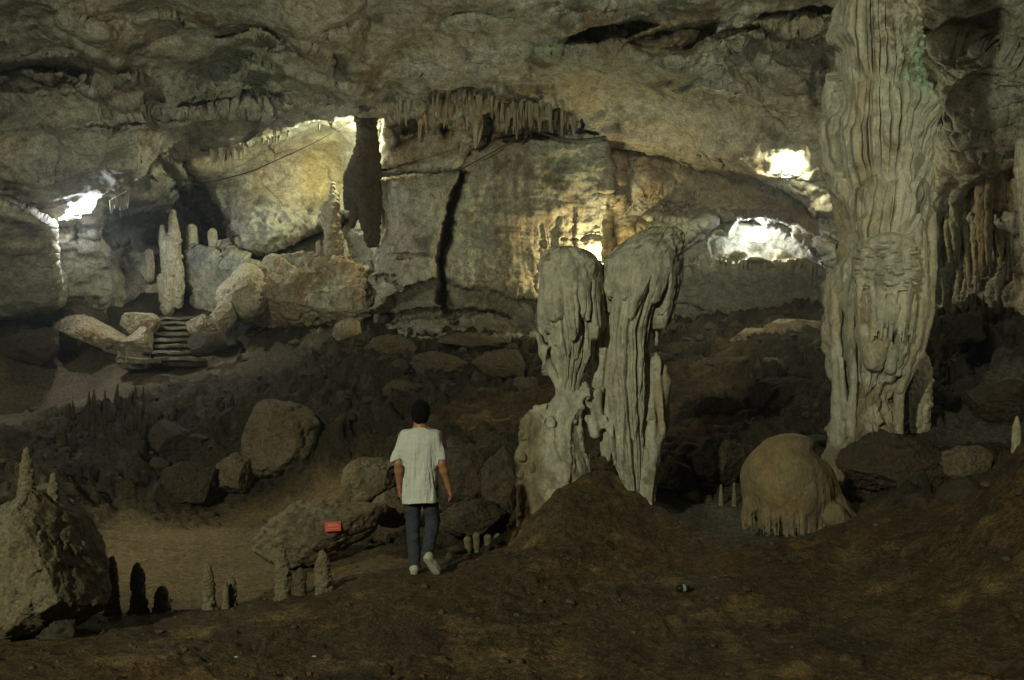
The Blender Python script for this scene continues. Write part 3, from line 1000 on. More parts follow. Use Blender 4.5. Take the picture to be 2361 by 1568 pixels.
boulder("boulder", 225, 770, 26.6, 105, 34, "pale wedge shaped rock lying on the slope left of the stone steps", 31, mat=M_BLOCK, facets=9, rot=math.radians(20), sharp=0.6)
boulder("boulder", 165, 735, 27.6, 70, 34, "dark rock behind the pale wedge shaped rock", 33, mat=M_DARKR)
boulder("boulder", 312, 795, 25.6, 34, 44, "upright knobbly rock between the stacked slabs and the stone steps", 35, mat=M_BLOCK)
boulder("boulder", 478, 792, 25.3, 44, 30, "dark broken rock bounding the right side of the stone steps", 71, mat=M_DARKR)
boulder("boulder", 464, 752, 26.6, 40, 28, "grey rock beside the upper right end of the stone steps", 72, mat=M_BLOCK)
boulder("boulder", 330, 752, 26.9, 46, 30, "brown rock ledge behind the knobbly rock left of the upper steps", 73, mat=M_BLOCK)
boulder("boulder", 200, 640, 30.0, 70, 44, "dim rock heap below the left lamp inside the side chamber", 74, mat=M_BLOCK)
boulder("boulder", 470, 660, 30.5, 60, 40, "dim rock heap right of the twin trunked stalagmite", 75, mat=M_DARKR)
boulder("boulder", 515, 735, 26.2, 28, 38, "small brown knobbly rock right of the stone steps", 36, mat=M_FLOW)
boulder("boulder", 800, 760, 25.4, 34, 26, "pale cluster of broken stone below the big wall", 37, mat=M_BLOCK)
boulder("boulder", 1730, 780, 24.0, 62, 22, "flat pale rock slab tilted in front of the dark alcove", 41, mat=M_BLOCK, rot=math.radians(-14), sharp=0.6)
boulder("boulder", 1850, 770, 23.4, 78, 34, "tan rock ledge between the alcove and the tall column", 43, mat=M_BLOCK)
boulder("boulder", 1600, 806, 23.2, 70, 22, "tan rock shelf right behind the heart shaped stalagmite's right lobe", 76, mat=M_MID, rot=math.radians(-6))
boulder("boulder", 1690, 838, 21.2, 84, 14, "smooth pale ledge below the flat slab in front of the dark alcove", 77, mat=M_MID, sharp=.8)
boulder("boulder", 1790, 850, 20.4, 56, 26, "brown broken rock left of the tall column at the ledge", 78, mat=M_BOULD)
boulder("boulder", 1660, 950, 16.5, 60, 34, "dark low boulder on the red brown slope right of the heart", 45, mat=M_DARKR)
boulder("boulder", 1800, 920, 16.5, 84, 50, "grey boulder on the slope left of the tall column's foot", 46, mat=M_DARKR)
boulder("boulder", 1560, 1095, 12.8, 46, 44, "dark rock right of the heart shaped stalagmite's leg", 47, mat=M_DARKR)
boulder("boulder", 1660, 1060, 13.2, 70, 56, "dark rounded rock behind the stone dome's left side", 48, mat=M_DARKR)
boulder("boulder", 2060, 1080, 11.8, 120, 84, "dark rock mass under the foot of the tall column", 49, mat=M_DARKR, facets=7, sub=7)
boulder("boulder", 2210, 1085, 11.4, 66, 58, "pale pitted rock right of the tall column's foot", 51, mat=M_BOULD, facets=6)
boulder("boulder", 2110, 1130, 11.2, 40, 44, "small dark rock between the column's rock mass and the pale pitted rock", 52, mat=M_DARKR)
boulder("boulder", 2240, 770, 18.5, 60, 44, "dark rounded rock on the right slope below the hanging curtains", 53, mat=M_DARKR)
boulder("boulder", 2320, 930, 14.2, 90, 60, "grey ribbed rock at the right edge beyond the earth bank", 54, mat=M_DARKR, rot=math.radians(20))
boulder("boulder", 1010, 850, 21.5, 70, 40, "brown boulder below the big wall left of the heart", 55, mat=M_MID)
boulder("boulder", 1150, 840, 21.8, 60, 34, "brown rock ledge just left of the heart shaped stalagmite", 56, mat=M_MID)
boulder("boulder", 900, 800, 24.6, 60, 26, "grey rock step at the foot of the big wall's left corner", 79, mat=M_MID)
boulder("boulder", 1090, 790, 25.0, 80, 22, "long low rock ledge along the foot of the big wall", 80, mat=M_MID)
boulder("boulder", 1215, 905, 19.8, 44, 36, "dark reddish rock beside the waist of the heart shaped stalagmite", 81, mat=M_MID)
boulder("boulder", 930, 910, 19.6, 46, 34, "brown rock on the slope above the walking man's head", 57, mat=M_MID)
boulder("boulder", 60, 800, 25.4, 80, 46, "dark rock bank at the left edge above the path", 58, mat=M_DARKR)

boulder("boulder", 40, 1400, 7.15, 190, 62, "dark rock added to fill the black shade under the large speckled boulder", 60, mat=M_DARKR, depth=.5, rot=math.radians(14))  # dark rock added where there is only shade, closing a light leak
# rubble nobody could count, on the dark slopes
rs = np.random.RandomState(4)
v3, f3 = ICO[3]
shapes = []
for k in range(6):
    q = v3.copy()
    for j in range(7):
        n = rs.normal(size=3)
        n /= np.linalg.norm(n)
        q -= np.maximum(q @ n - rs.uniform(.5, .9), 0)[:, None] * n
    shapes.append(q)
rv, rf, base_i = [], [], 0
cnt = 0
while cnt < 750:
    a = rs.uniform(-0.62, 0.62)
    y = rs.uniform(8.5, 28)
    x = a * y
    am, w5 = g_attr(np.array([[x, y]]))
    if rs.rand() > w5[0, 2] ** 1.5:
        continue
    s = rs.uniform(.02, .06) * (1 + 3.0 * rs.rand() ** 5) * (0.7 + y / 24)
    q = shapes[rs.randint(6)] * np.array((1, rs.uniform(.7, 1.2), rs.uniform(.45, .9))) * s
    t = rs.uniform(0, 6.28)
    q = q @ np.array([[math.cos(t), math.sin(t), 0], [-math.sin(t), math.cos(t), 0], [0, 0, 1]])
    rv.append(q + np.array((x, y, ground_z(x, y) + 0.1 * s)))
    rf.append(f3 + base_i)
    base_i += len(v3)
    cnt += 1
o = link("rubble", raw_mesh("rubble", np.concatenate(rv), np.concatenate(rf), M_DARKR, smooth=False))
tag(o, "loose dark rubble strewn over the rocky slopes", "rubble", kind="stuff")
rv, rf, base_i = [], [], 0
for k in range(1100):
    y = rs.uniform(5.2, 10.5)
    x = rs.uniform(-0.6, 0.6) * y
    s = rs.uniform(.005, .014) * (1 + 3.5 * rs.rand() ** 7)
    q = shapes[rs.randint(6)] * np.array((1, 1, .6)) * s
    rv.append(q + np.array((x, y, ground_z(x, y) + 0.15 * s)))
    rf.append(f3 + base_i)
    base_i += len(v3)
M_PEB = rock_mat("pebble_stone", (0.11, 0.075, 0.045), (0.075, 0.052, 0.032), (0.15, 0.12, 0.08), 6.0, 0.3)
o = link("pebbles", raw_mesh("pebbles", np.concatenate(rv), np.concatenate(rf), M_PEB, smooth=False))
tag(o, "small pebbles scattered over the brown earth in front", "pebbles", kind="stuff")

# ------------------------------------------------------------------ heart shaped stalagmite
HY = 11.0
HK = HY / F


def H(dx, dy, off=0.0):
    return P(dx, dy, HY) + np.array((0, off, 0))


hs = np.random.RandomState(21)
fd = Field(H(1165, 0)[:1].tolist() + [HY - 0.75, float(H(0, 1330)[2])], H(1625, 0)[:1].tolist() + [HY + 0.75, float(H(0, 505)[2])], 0.0185)


def hc(a, b, ra, rb, k=0.05, sub=False):
    fd.cone(H(*a), H(*b), ra * HK, rb * HK, k, sub)


def he(c, r, k=0.08, sub=False):
    fd.ell(H(*c), np.array(r) * HK, k, sub)


hc((1244, 775), (1252, 815), 8, 11, .02)
hc((1252, 815), (1290, 890), 11, 11, .02)
hc((1240, 770, -.04), (1246, 800, -.04), 5, 6, .02)
# the waist and the pale bulge below it
hc((1312, 885), (1304, 950), 24, 34, .06)
hc((1304, 950), (1282, 1060), 40, 66, .08)
he((1282, 1110, .05), (84, 74, 110), .08)
he((1265, 1180, .05), (72, 70, 80), .08)
for k in range(7):
    x = 1282 + 9 * k
    hc((x + 8, 905, -.1), (x + hs.uniform(-14, 4), 985 + hs.uniform(-20, 20), -.22), 6, 4, .02)
hc((1352, 905, .02), (1372, 1000, .02), 20, 16, .04)
hc((1375, 905, .0), (1388, 985, .0), 13, 7, .03)
# the rough leg at the far left
fd.chain([H(1246, 955, -.02), H(1230, 985, -.04), H(1214, 1050, -.06), H(1208, 1120, -.06), H(1214, 1190, -.06), H(1203, 1270, -.1), H(1200, 1310, -.1)],
         [x * HK for x in (15, 22, 24, 22, 24, 20, 18)], .05)
for k in range(46):
    t = hs.rand()
    y = 960 + 300 * t
    he((1216 + hs.normal() * 11 - 10 * t + (12 if y < 1000 else 0), y, -.12 + hs.normal() * .08), (hs.uniform(5, 10),) * 3, .03)
# knob, right leg and thin strands of the right trunk
for a, b, r1, r2 in [((1506, 840), (1496, 1010), 18, 20), ((1518, 836), (1526, 880), 12, 18), ((1526, 880), (1506, 1010), 20, 18), ((1530, 850, -.04), (1524, 960, -.04), 8, 9),
                     ((1500, 990, -.05), (1490, 1190, -.05), 19, 17), ((1484, 1040, -.1), (1478, 1150, -.1), 12, 8), ((1490, 1190, -.05), (1496, 1240, -.05), 18, 24),
                     ((1408, 980, -.05), (1418, 1070, -.05), 7, 5), ((1395, 960, -.04), (1404, 1060, -.04), 5, 3), ((1536, 700, .02), (1512, 780, .02), 12, 9), ((1548, 690, .0), (1538, 722, 0), 9, 11)]:
    hc(a, b, r1, r2, .022)
# the bridge between both halves, set back so that a dark groove shows
for a, b, r1, r2 in [((1394, 640, .24), (1392, 900, .24), 34, 24), ((1394, 900, .2), (1402, 1050, .12), 18, 12), ((1430, 760, .22), (1420, 900, .2), 22, 18)]:
    hc(a, b, r1, r2, .03)
he((1362, 845, -.08), (22, 60, 58), .03, True)
he((1430, 1130, -.3), (22, 40, 40), .04, True)
for a, b, r1, r2 in [((1356, 930, -.16), (1372, 1010, -.14), 7, 9), ((1330, 950, -.3), (1350, 1040, -.26), 4, 7)]:
    hc(a, b, r1, r2, .02, True)
hm = fd.mesh("foot", M_ATTR)
ztop = H(0, 600)[2]


def hdisp(v):
    top = sstep(H(0, 690)[2], H(0, 590)[2], v[:, 2]) * sstep(H(1400, 0)[0], H(1440, 0)[0], v[:, 0])
    low = sstep(H(0, 960)[2], H(0, 1040)[2], v[:, 2])
    d1, d2, _ = cells(v, 7.0, 9)
    gr = fbm(v, 3.2, 3, 76, .5, False, (1, 1, .10))
    grv = -.075 * np.exp(-(gr / .055) ** 2) * sstep(H(0, 690)[2], H(0, 760)[2], v[:, 2]) * (1 - low * .5)
    return (grv + fbm(v, 2.2, 4, 71, .5, False, (1, 1, .45)) * .05 + fbm(v, 7, 3, 72, .5, True, (1, 1, .16)) * .007 * (1 - top)
            + top * (fbm(v, 7, 4, 73, .6) * .045 + (.5 - np.minimum(d1, 1)) * .03) + low * fbm(v, 6, 4, 74, .6) * .03 + fbm(v, 15, 3, 75) * .006)




displace(hm, hdisp)
def ribs(u, seed):
    """rounded ribs along one coordinate: distance to the nearest rib, to the next one, and a number for the rib"""
    i = np.floor(u).astype(int)
    d1 = np.full(len(u), 9.0)
    d2 = np.full(len(u), 9.0)
    idv = np.zeros(len(u))
    for a in (-1, 0, 1):
        h = _perm[(_perm[(i + a) & 255] + seed * 31) & 255]
        d = np.abs(u - (i + a + .5 + .7 * (h / 255.0 - .5)))
        nw = d < d1
        d2 = np.where(nw, d1, np.minimum(d2, d))
        idv = np.where(nw, _perm[(h + 91) & 255] / 255.0, idv)
        d1 = np.where(nw, d, d1)
    return d1, d2, idv


def flow_radial(name, Yc, prof, tiers, seed, ratio=.95, nth=380, step=1.7, knob=0.0):
    """a hanging flowstone body round an upright axis: stacked curtains whose ribs end in pointed teeth.
    prof: (picture y, picture x, radius); tiers: (lower edge, tooth length, ribs round the body, rib depth, how far it is set back, set back on the right)"""
    k = Yc / F
    py, pc, pr = np.array(prof, float).T
    th_ = np.concatenate([np.linspace(-1.95, 1.95, nth), np.linspace(1.95, 2 * math.pi - 1.95, 60)[1:-1]])
    dy_ = np.arange(py[0], py[-1] + .1, step)
    T, D = np.meshgrid(th_, dy_)
    T, D = T.ravel(), D.ravel()
    cx, Rr = np.interp(D, py, pc), np.interp(D, py, pr) * k
    _, b_ = ray(0, D)
    z = CZ + b_ * Yc
    q = np.stack([.45 * np.sin(T) + seed, .45 * np.cos(T), z], 1)
    qs_ = np.stack([.45 * np.sin(T) + seed, .45 * np.cos(T), 0 * z], 1)
    wob_ = .9 * fbm(q, .8, 2, seed) + .4 * fbm(q, 3, 2, seed + 1)
    prev = np.full(len(T), -1e9)
    hh = np.zeros(len(T))
    for i, (yend, tooth, n, amp, drop, dropr, y0, y1) in enumerate(tiers):
        us = T / (2 * math.pi) * n + .3 * fbm(qs_, 1.5, 2, seed + 5)
        d1, d2, idv = ribs(us, seed + i)
        edge = yend + 30 * fbm(qs_, 1.6, 2, seed + 2 + i) + tooth * (.15 + .85 * idv) * (np.maximum(0, 1 - (d1 / .62) ** 2) ** 1.3)
        ins = (D > prev) & (D <= edge)
        u = T / (2 * math.pi) * n + .3 * fbm(qs_, 1.5, 2, seed + 5) + wob_ * .5
        d1, d2, idv = ribs(u, seed + i)
        f1, f2, fid = ribs(u * 2.7, seed + 30 + i)
        g = sstep(y0, y1, D)
        h = g * (amp * (.5 + .6 * idv) * (np.sqrt(np.maximum(0, 1 - (d1 / .66) ** 2)) - .6) - amp * 1.5 * np.exp(-((d2 - d1) / .16) ** 2) * (.3 + fid)
                 + .012 * np.sqrt(np.maximum(0, 1 - (f1 / .6) ** 2)) - .03 * fid * np.exp(-((f2 - f1) / .12) ** 2) * g)
        dr = drop + (dropr - drop) * sstep(.3, .95, T) * (T < 2.6)
        tip = sstep(0, 26, edge - D)
        hh = np.where(ins, h - dr - .035 * (1 - tip), hh)
        prev = edge
    top = sstep(py[0] + 70, py[0] + 20, D)
    d1, _, _ = cells(q, 9, seed)
    d4, _, id4, fc4 = cells(q, 3.4, seed + 3, True)
    hh = hh + (fc4 * .05 + (.5 - np.minimum(d4, 1)) * .07) * sstep(py[0] + 110, py[0] + 30, D) + fbm(q, 1.8, 4, seed + 8, .55, False, (1, 1, .6)) * .10 + fbm(q, 8, 3, seed + 9, .55) * .012 + knob * (.5 - np.minimum(d1, 1)) * .05 * sstep(py[0] + 120, py[0] + 40, D)
    r_ = np.maximum(Rr + hh * np.minimum(1, Rr / .12), .004)
    x = np.interp(D, py, [P(c, y, Yc)[0] for y, c in zip(py, pc)])
    V_ = np.stack([x + r_ * np.sin(T), Yc - r_ * np.cos(T) * ratio, z], 1)
    nR_, nT_ = len(dy_), len(th_)
    a = np.arange(nR_ * nT_).reshape(nR_, nT_)
    b2 = np.roll(a, -1, 1)
    return raw_mesh(name, V_, np.stack([a[:-1].ravel(), a[1:].ravel(), b2[1:].ravel(), b2[:-1].ravel()], 1), M_ATTR)


def heart_col(hv, hn):
    hcol = np.array((0.46, 0.44, 0.34))[None] * (1 + .3 * fbm(hv, 3, 4, 301)[:, None])
    hcol = mixc(hcol, (0.36, 0.25, 0.15), sstep(0, .4, fbm(hv, 2.2, 4, 302, .5, False, (1, 1, .3))) * sstep(H(0, 760)[2], H(0, 960)[2], hv[:, 2]) * .8)
    hcol = mixc(hcol, (0.13, 0.115, 0.08), sstep(.25, .75, hn[:, 2]) * sstep(-.25, .2, fbm(hv, 5, 4, 303)) * .75)       # dirt lying on top
    hcol = mixc(hcol, (0.15, 0.13, 0.09), sstep(.12, .4, fbm(hv, 5, 5, 304)) * (.35 + .45 * sstep(H(1440, 0)[0], H(1500, 0)[0], hv[:, 0]) * sstep(H(0, 660)[2], H(0, 600)[2], hv[:, 2])))
    hcol = mixc(hcol, (0.20, 0.15, 0.075), sstep(H(1260, 0)[0], H(1232, 0)[0], hv[:, 0]) * sstep(H(0, 930)[2], H(0, 970)[2], hv[:, 2]) * .8)
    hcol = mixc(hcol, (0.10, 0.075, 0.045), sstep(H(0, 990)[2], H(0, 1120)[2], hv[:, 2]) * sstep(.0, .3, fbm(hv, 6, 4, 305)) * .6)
    return hcol


hroot = empty("stalagmite", H(1380, 1200))
tag(hroot, "tall heart shaped double stalagmite standing on the earth mound right of the walking man", "stalagmite")
lobeL = flow_radial("lobe", HY, [(567, 1300, 1), (570, 1301, 24), (578, 1305, 45), (591, 1311, 61), (608, 1315, 73), (650, 1317, 74), (700, 1318, 74), (760, 1318, 72), (820, 1318, 66), (880, 1314, 52), (935, 1308, 46)],
                    [(728, 74, 11, .06, 0, 0, 640, 730), (800, 90, 14, .05, .11, .12, 640, 700), (1200, 0, 15, .035, .17, .17, 640, 700)], 4, knob=.8)
lobeR = flow_radial("lobe", HY, [(522, 1530, 1), (525, 1530, 26), (533, 1524, 44), (550, 1511, 62), (572, 1497, 78), (604, 1484, 90), (650, 1482, 90), (690, 1474, 84), (740, 1464, 76), (800, 1458, 72), (900, 1457, 74), (1000, 1458, 73), (1070, 1462, 68), (1130, 1468, 52)],
                    [(676, 92, 12, .06, 0, 0, 625, 720), (800, 150, 15, .05, .09, .26, 640, 760), (960, 130, 12, .055, .11, .22, 640, 700), (1300, 0, 11, .05, .15, .2, 640, 700)], 17, knob=1.0)
for me_ in (hm, lobeL, lobeR):
    set_col(me_, heart_col(coords(me_), normals(me_)))
adopt(link("foot", hm), hroot)
adopt(link("lobe", lobeL), hroot)
adopt(link("lobe", lobeR), hroot)

# ------------------------------------------------------------------ the tall column on the right
CY = 13.0
CK = CY / F


def C_(dx, dy, off=0.0):
    return P(dx, dy, CY) + np.array((0, off, 0))


cs = np.random.RandomState(5)
prof_y = [-760, -250, 0, 120, 230, 320, 420, 480, 560, 640, 720, 830, 900, 960, 1020, 1110]
prof_c = [2026, 2024, 2022, 2026, 2028, 2030, 2030, 2030, 2030, 2022, 2012, 1998, 1990, 1990, 1990, 1995]
prof_r = [140, 110, 88, 95, 102, 106, 100, 96, 94, 96, 94, 84, 72, 76, 94, 128]


cth = np.concatenate([np.linspace(-1.95, 1.95, 460), np.linspace(1.95, 2 * math.pi - 1.95, 44)[1:-1]])
cdy = np.concatenate([np.linspace(-760, -40, 60)[:-1], np.arange(-40, 1112, 1.9)])
CT, CD = np.meshgrid(cth, cdy)
ct, cd = CT.ravel(), CD.ravel()
ccx, cR = np.interp(cd, prof_y, prof_c), np.interp(cd, prof_y, prof_r)
_, cb = ray(0, cd)
cz = CZ + cb * CY
q0 = np.stack([.75 * np.sin(ct), .75 * np.cos(ct), cz], 1)
qs = np.stack([.75 * np.sin(ct), .75 * np.cos(ct), 0 * cz], 1)
e1 = 440 + 170 * fbm(qs, 1.6, 3, 401) + 26 * fbm(qs, 7, 2, 402)
e2 = 570 + 150 * fbm(qs, 1.5, 3, 403) + 34 * fbm(qs, 7, 2, 404)
e3 = 740 + 170 * fbm(qs, 1.4, 3, 405) + 40 * fbm(qs, 7, 2, 406)
e4 = 890 + 40 * fbm(qs, 2.5, 3, 407)
e0 = 235 + 130 * fbm(qs, 1.3, 3, 408) + 40 * fbm(qs, 6, 2, 409)
rad = cR * CK * .86
wob = 1.5 * fbm(q0, .35, 2, 411, .5, False, (1, 1, 1)) + .5 * fbm(q0, 1.3, 3, 412)
tiers = [(-9999, e0, 38, .05, .11), (e0, e1, 34, .06, .09), (e1, e2, 30, .06, .10), (e2, e3, 28, .06, .07), (e3, e4, 26, .06, .05)]
_, _, idr = ribs(ct / (2 * math.pi) * 40, 77)
e1 = e1 + 150 * (idr - .6)
_, _, idr2 = ribs(ct / (2 * math.pi) * 26, 78)
e0 = e0 + 330 * (idr2 - .45)
e1 = np.maximum(e1, e0 + 5)
ribh = np.zeros(len(ct))
for k, (a, b_, n, amp, base_o) in enumerate(tiers):
    ins = (cd > a) & (cd <= b_)
    d1, d2, idv = ribs(ct / (2 * math.pi) * n + wob * (1 + .15 * k), 3 + k)
    f1, f2, fid = ribs(ct / (2 * math.pi) * n * 2.6 + wob * 2.6, 23 + k)
    big1, big2, bid = ribs(ct / (2 * math.pi) * n * .28 + wob * .28, 43 + k)
    hgt = amp * (.45 + .75 * idv) * np.sqrt(np.maximum(0, 1 - (d1 / .62) ** 2)) + .02 * np.sqrt(np.maximum(0, 1 - (f1 / .6) ** 2)) \
        + .09 * np.sqrt(np.maximum(0, 1 - (big1 / .7) ** 2)) * (.4 + bid) - (.06 + .20 * fid) * np.exp(-((d2 - d1) / .13) ** 2) * (idv > .25) - .22 * np.exp(-((big2 - big1) / .05) ** 2)
    hgt = hgt * (.2 + 1.1 * sstep(-.2, .25, fbm(q0, 1.1, 3, 431)))
    tip = sstep(0, 46, b_ - cd)                                # each curtain thins out to its ragged lower edge
    ribh = np.where(ins, hgt * (.35 + .65 * tip) + base_o * sstep(0, 110, b_ - cd) - .02, ribh)
foot = cd > e4
nub = sstep(.2, .8, ct + .5 * fbm(q0, 1.2, 3, 432)) * sstep(200, 300, cd)
d1n, _, idn = cells(q0 * np.array((1, 1, .6)), 7.5, 14)
ribh = ribh + nub * (.5 - np.minimum(d1n, 1)) * .13 * idn
d1c, d2c, idc, fcc = cells(q0 + .15 * fbm(q0, 2, 2, 414)[:, None], 4.2, 12, True)
ribh = np.where(foot, (.5 - np.minimum(d1c, 1)) * .16 * (.4 + idc) + fbm(q0, 4, 4, 413, .6) * .09 - .02, ribh)
topm = sstep(230, 130, cd - 90 * np.clip(ct, -.6, 1) + 60 * fbm(q0, 1.5, 3, 415)) * sstep(-.9, -.3, ct)
d1t, _, _ = cells(q0, 9, 13)
ribh = ribh * (1 - .75 * topm) + topm * ((.5 - np.minimum(d1t, 1)) * .10 + fbm(q0, 5, 4, 416, .6) * .08 + .05)
for a0, y0, wa, wy_, am in [(-1.45, 305, .35, 55, .11), (-1.4, 425, .3, 50, .12), (1.5, 330, .4, 120, .05), (.9, 250, .5, 70, .05)]:
    rad = rad + am * np.exp(-((ct - a0) / wa) ** 2 - ((cd - y0) / wy_) ** 2)
rad = rad + ribh + fbm(q0, 1.5, 4, 417, .55, False, (1, 1, .6)) * .13 + fbm(q0, 4, 5, 418, .62, False, (1, 1, .6)) * .035
_, _yy = None, None
cxw = np.array([P(x, y, CY)[0] for x, y in zip(np.interp(cdy, prof_y, prof_c), cdy)])
cxw = np.repeat(cxw, len(cth))
CVt = np.stack([cxw + rad * np.sin(ct), CY - rad * np.cos(ct) * .95, cz], 1)
nR, nT = CT.shape
ci = np.arange(nR * nT).reshape(nR, nT)
nx = np.roll(ci, -1, 1)
cf = np.stack([ci[:-1].ravel(), ci[1:].ravel(), nx[1:].ravel(), nx[:-1].ravel()], 1)
croot = empty("stone_column", C_(1995, 1080))
tag(croot, "massive pleated stone column reaching from the ground to the cave ceiling on the right", "stone column")
shm = raw_mesh("shaft", CVt, cf, M_ATTR)


def flowcol(v, seed, base=(0.42, 0.40, 0.31)):
    c = np.array(base)[None] * (1 + .3 * fbm(v, 3, 4, seed, .5, False, (1, 1, .4))[:, None])
    c = mixc(c, (0.38, 0.29, 0.17), sstep(-.05, .35, fbm(v, 1.6, 4, seed + 1, .5, False, (1, 1, .35))) * .6)
    c = mixc(c, (0.13, 0.12, 0.085), sstep(.08, .42, fbm(v, 3.2, 5, seed + 2, .55, False, (1, 1, .3))) * .65)
    return c


ccol = flowcol(CVt, 420)
ccol = mixc(ccol, (0.26, 0.36, 0.24), np.exp(-((ct - .7) / .55) ** 2 - ((cd - 185) / 80) ** 2) * (1.2 + .5 * fbm(q0, 3, 3, 424)))
ccol = mixc(ccol, (0.23, 0.13, 0.06), sstep(1.0, 1.35, ct) * sstep(.0, .3, fbm(q0, 4, 3, 425)) * .6 * sstep(240, 330, cd))
ccol = mixc(ccol, (0.16, 0.135, 0.085), topm * sstep(-.1, .25, fbm(q0, 6, 4, 426)) * .8)
ccol = mixc(ccol, (0.24, 0.19, 0.095), foot * sstep(-.3, .2, fbm(q0, 3, 3, 427)) * .75)
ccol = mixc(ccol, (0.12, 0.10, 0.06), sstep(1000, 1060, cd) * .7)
set_col(shm, ccol)
adopt(link("shaft", shm), croot)


def colpart(name, lo, hi, fill, disp, seed):
    global fd
    fd = Field(lo, hi, 0.017)
    fill()
    me = fd.mesh(name, M_ATTR)
    displace(me, disp)
    set_col(me, flowcol(coords(me), seed))
    return adopt(link(name, me), croot)


def cc(a, b, ra, rb, k=0.05, sub=False):
    fd.cone(C_(*a), C_(*b), ra * CK, rb * CK, k, sub)


def fill_boss():
    fd.ell(C_(2008, 640, -.5), np.array((66, 62, 88)) * CK, .05)
    fd.ell(C_(2008, 580, -.5), np.array((62, 58, 30)) * CK, .05)
    fd.ell(C_(2002, 720, -.5), np.array((62, 54, 70)) * CK, .05)
    for k in range(190):                                     # little scales and cups
        an = cs.uniform(-1.5, 1.5)
        y = cs.uniform(560, 690)
        Rr = 62 * math.sqrt(max(0.1, 1 - ((y - 640) / 120) ** 2))
        fd.ell(P(2008 + Rr * math.sin(an), y, CY) + np.array((0, -.5 - .95 * Rr * CK * math.cos(an), 0)), np.array((10, 10, 3.4)) * CK * cs.uniform(.6, 1.3), .008)
    for k in range(46):                                      # hanging fringe of the boss
        an = cs.uniform(-1.45, 1.45)
        Rr = cs.uniform(56, 66)
        y0, y1 = cs.uniform(650, 720), cs.uniform(740, 800)
        off = -.5 - .92 * Rr * CK * math.cos(an)
        cc((2004 + Rr * math.sin(an), y0, off), (2002 + .92 * Rr * math.sin(an), y1, off + .05), cs.uniform(4, 8), 2.5, .010)


def fill_tooth():
    cc((1962, 770, -.55), (1978, 840, -.5), 26, 18, .02)
    cc((1990, 770, -.62), (1990, 845, -.5), 22, 12, .02)
    cc((2022, 760, -.58), (2018, 850, -.48), 14, 12, .02)
    cc((2048, 740, -.5), (2040, 860, -.4), 16, 9, .02)
    cc((2006, 770, -.75), (2004, 850, -.66), 3.5, 3.5, .01, True)
    cc((2070, 740, -.42), (2056, 860, -.36), 16, 9, .02)


def fill_strand_left():
    fd.chain([C_(1944, 545, -.1), C_(1926, 640, -.16), C_(1914, 740, -.2), C_(1918, 850, -.2), C_(1922, 920, -.18), C_(1930, 1020, -.14)], np.array((12, 17, 15, 12, 16, 22)) * CK, .03)
    fd.chain([C_(1942, 640, -.36), C_(1938, 760, -.38), C_(1946, 880, -.36), C_(1942, 1000, -.3)], np.array((8, 10, 8, 12)) * CK, .02)
    cc((1905, 690, -.1), (1910, 740, -.1), 5, 7, .02)
    cc((1920, 830, -.3), (1930, 960, -.3), 8, 6, .015)


def fill_strand_right():
    fd.chain([C_(2134, 510, -.1), C_(2124, 620, -.16), C_(2112, 720, -.2), C_(2094, 820, -.24), C_(2056, 900, -.24), C_(2054, 1000, -.2)], np.array((16, 22, 26, 17, 11, 14)) * CK, .03)
    fd.chain([C_(2096, 560, -.36), C_(2086, 700, -.4), C_(2076, 800, -.38), C_(2052, 900, -.3)], np.array((14, 24, 17, 8)) * CK, .02)
    for k in range(16):
        x = cs.uniform(2070, 2130)
        y0 = cs.uniform(560, 700)
        o = -.2 - .28 * (2130 - x) / 60
        cc((x, y0, o - .05), (x - 18, y0 + cs.uniform(80, 160), o - .06), cs.uniform(4, 7), 3, .012)
    cc((2104, 640, -.42), (2084, 830, -.42), 4, 4, .01, True)


def pdisp(seed, rib=.016, lump=.03):
    return lambda v: fbm(v, 2.2, 4, seed, .5, False, (1, 1, .5)) * lump + fbm(v, 8, 3, seed + 1, .55, True, (1, 1, .16)) * rib + fbm(v, 16, 3, seed + 2) * .006


colpart("boss", (C_(1915, 0)[0], CY - 1.25, C_(0, 830)[2]), (C_(2100, 0)[0], CY + .1, C_(0, 535)[2]), fill_boss, pdisp(430, .010, .02), 440)
colpart("fringe", (C_(1925, 0)[0], CY - 1.0, C_(0, 885)[2]), (C_(2100, 0)[0], CY, C_(0, 720)[2]), fill_tooth, pdisp(433), 444)
colpart("side_curtain", (C_(1875, 0)[0], CY - .7, C_(0, 1060)[2]), (C_(1965, 0)[0], CY + .2, C_(0, 520)[2]), fill_strand_left, pdisp(436), 448)
colpart("side_curtain", (C_(2020, 0)[0], CY - .9, C_(0, 1030)[2]), (C_(2170, 0)[0], CY + .2, C_(0, 480)[2]), fill_strand_right, pdisp(439), 452)

# ------------------------------------------------------------------ the fringed dome
DYY = 10.5
DK = DYY / F


def D_(dx, dy, off=0.0):
    return P(dx, dy, DYY) + np.array((0, off, 0))


ds = np.random.RandomState(9)
fd = Field((D_(1690, 0)[0], DYY - .75, D_(0, 1262)[2]), (D_(2010, 0)[0], DYY + .7, D_(0, 985)[2]), 0.0125)
fd.ell(D_(1815, 1128), np.array((98, 92, 112)) * DK, .05)
fd.ell(D_(1792, 1105), np.array((80, 84, 86)) * DK, .08)
fd.ell(D_(1828, 1022), np.array((46, 50, 20)) * DK, .08)
fd.cone(D_(1885, 1100), D_(1930, 1180), 36 * DK, 26 * DK, .1)
fd.cone(D_(1925, 1175, -.1), D_(1978, 1210, -.12), 24 * DK, 14 * DK, .1)
fd.cone(D_(1900, 1180, -.3), D_(1940, 1228, -.34), 26 * DK, 20 * DK, .1)
fd.cone(D_(1925, 1150), D_(1950, 1162), 10 * DK, 10 * DK, .05)
fd.ell(D_(1800, 1235, -.1), np.array((88, 96, 42)) * DK, .04, True)
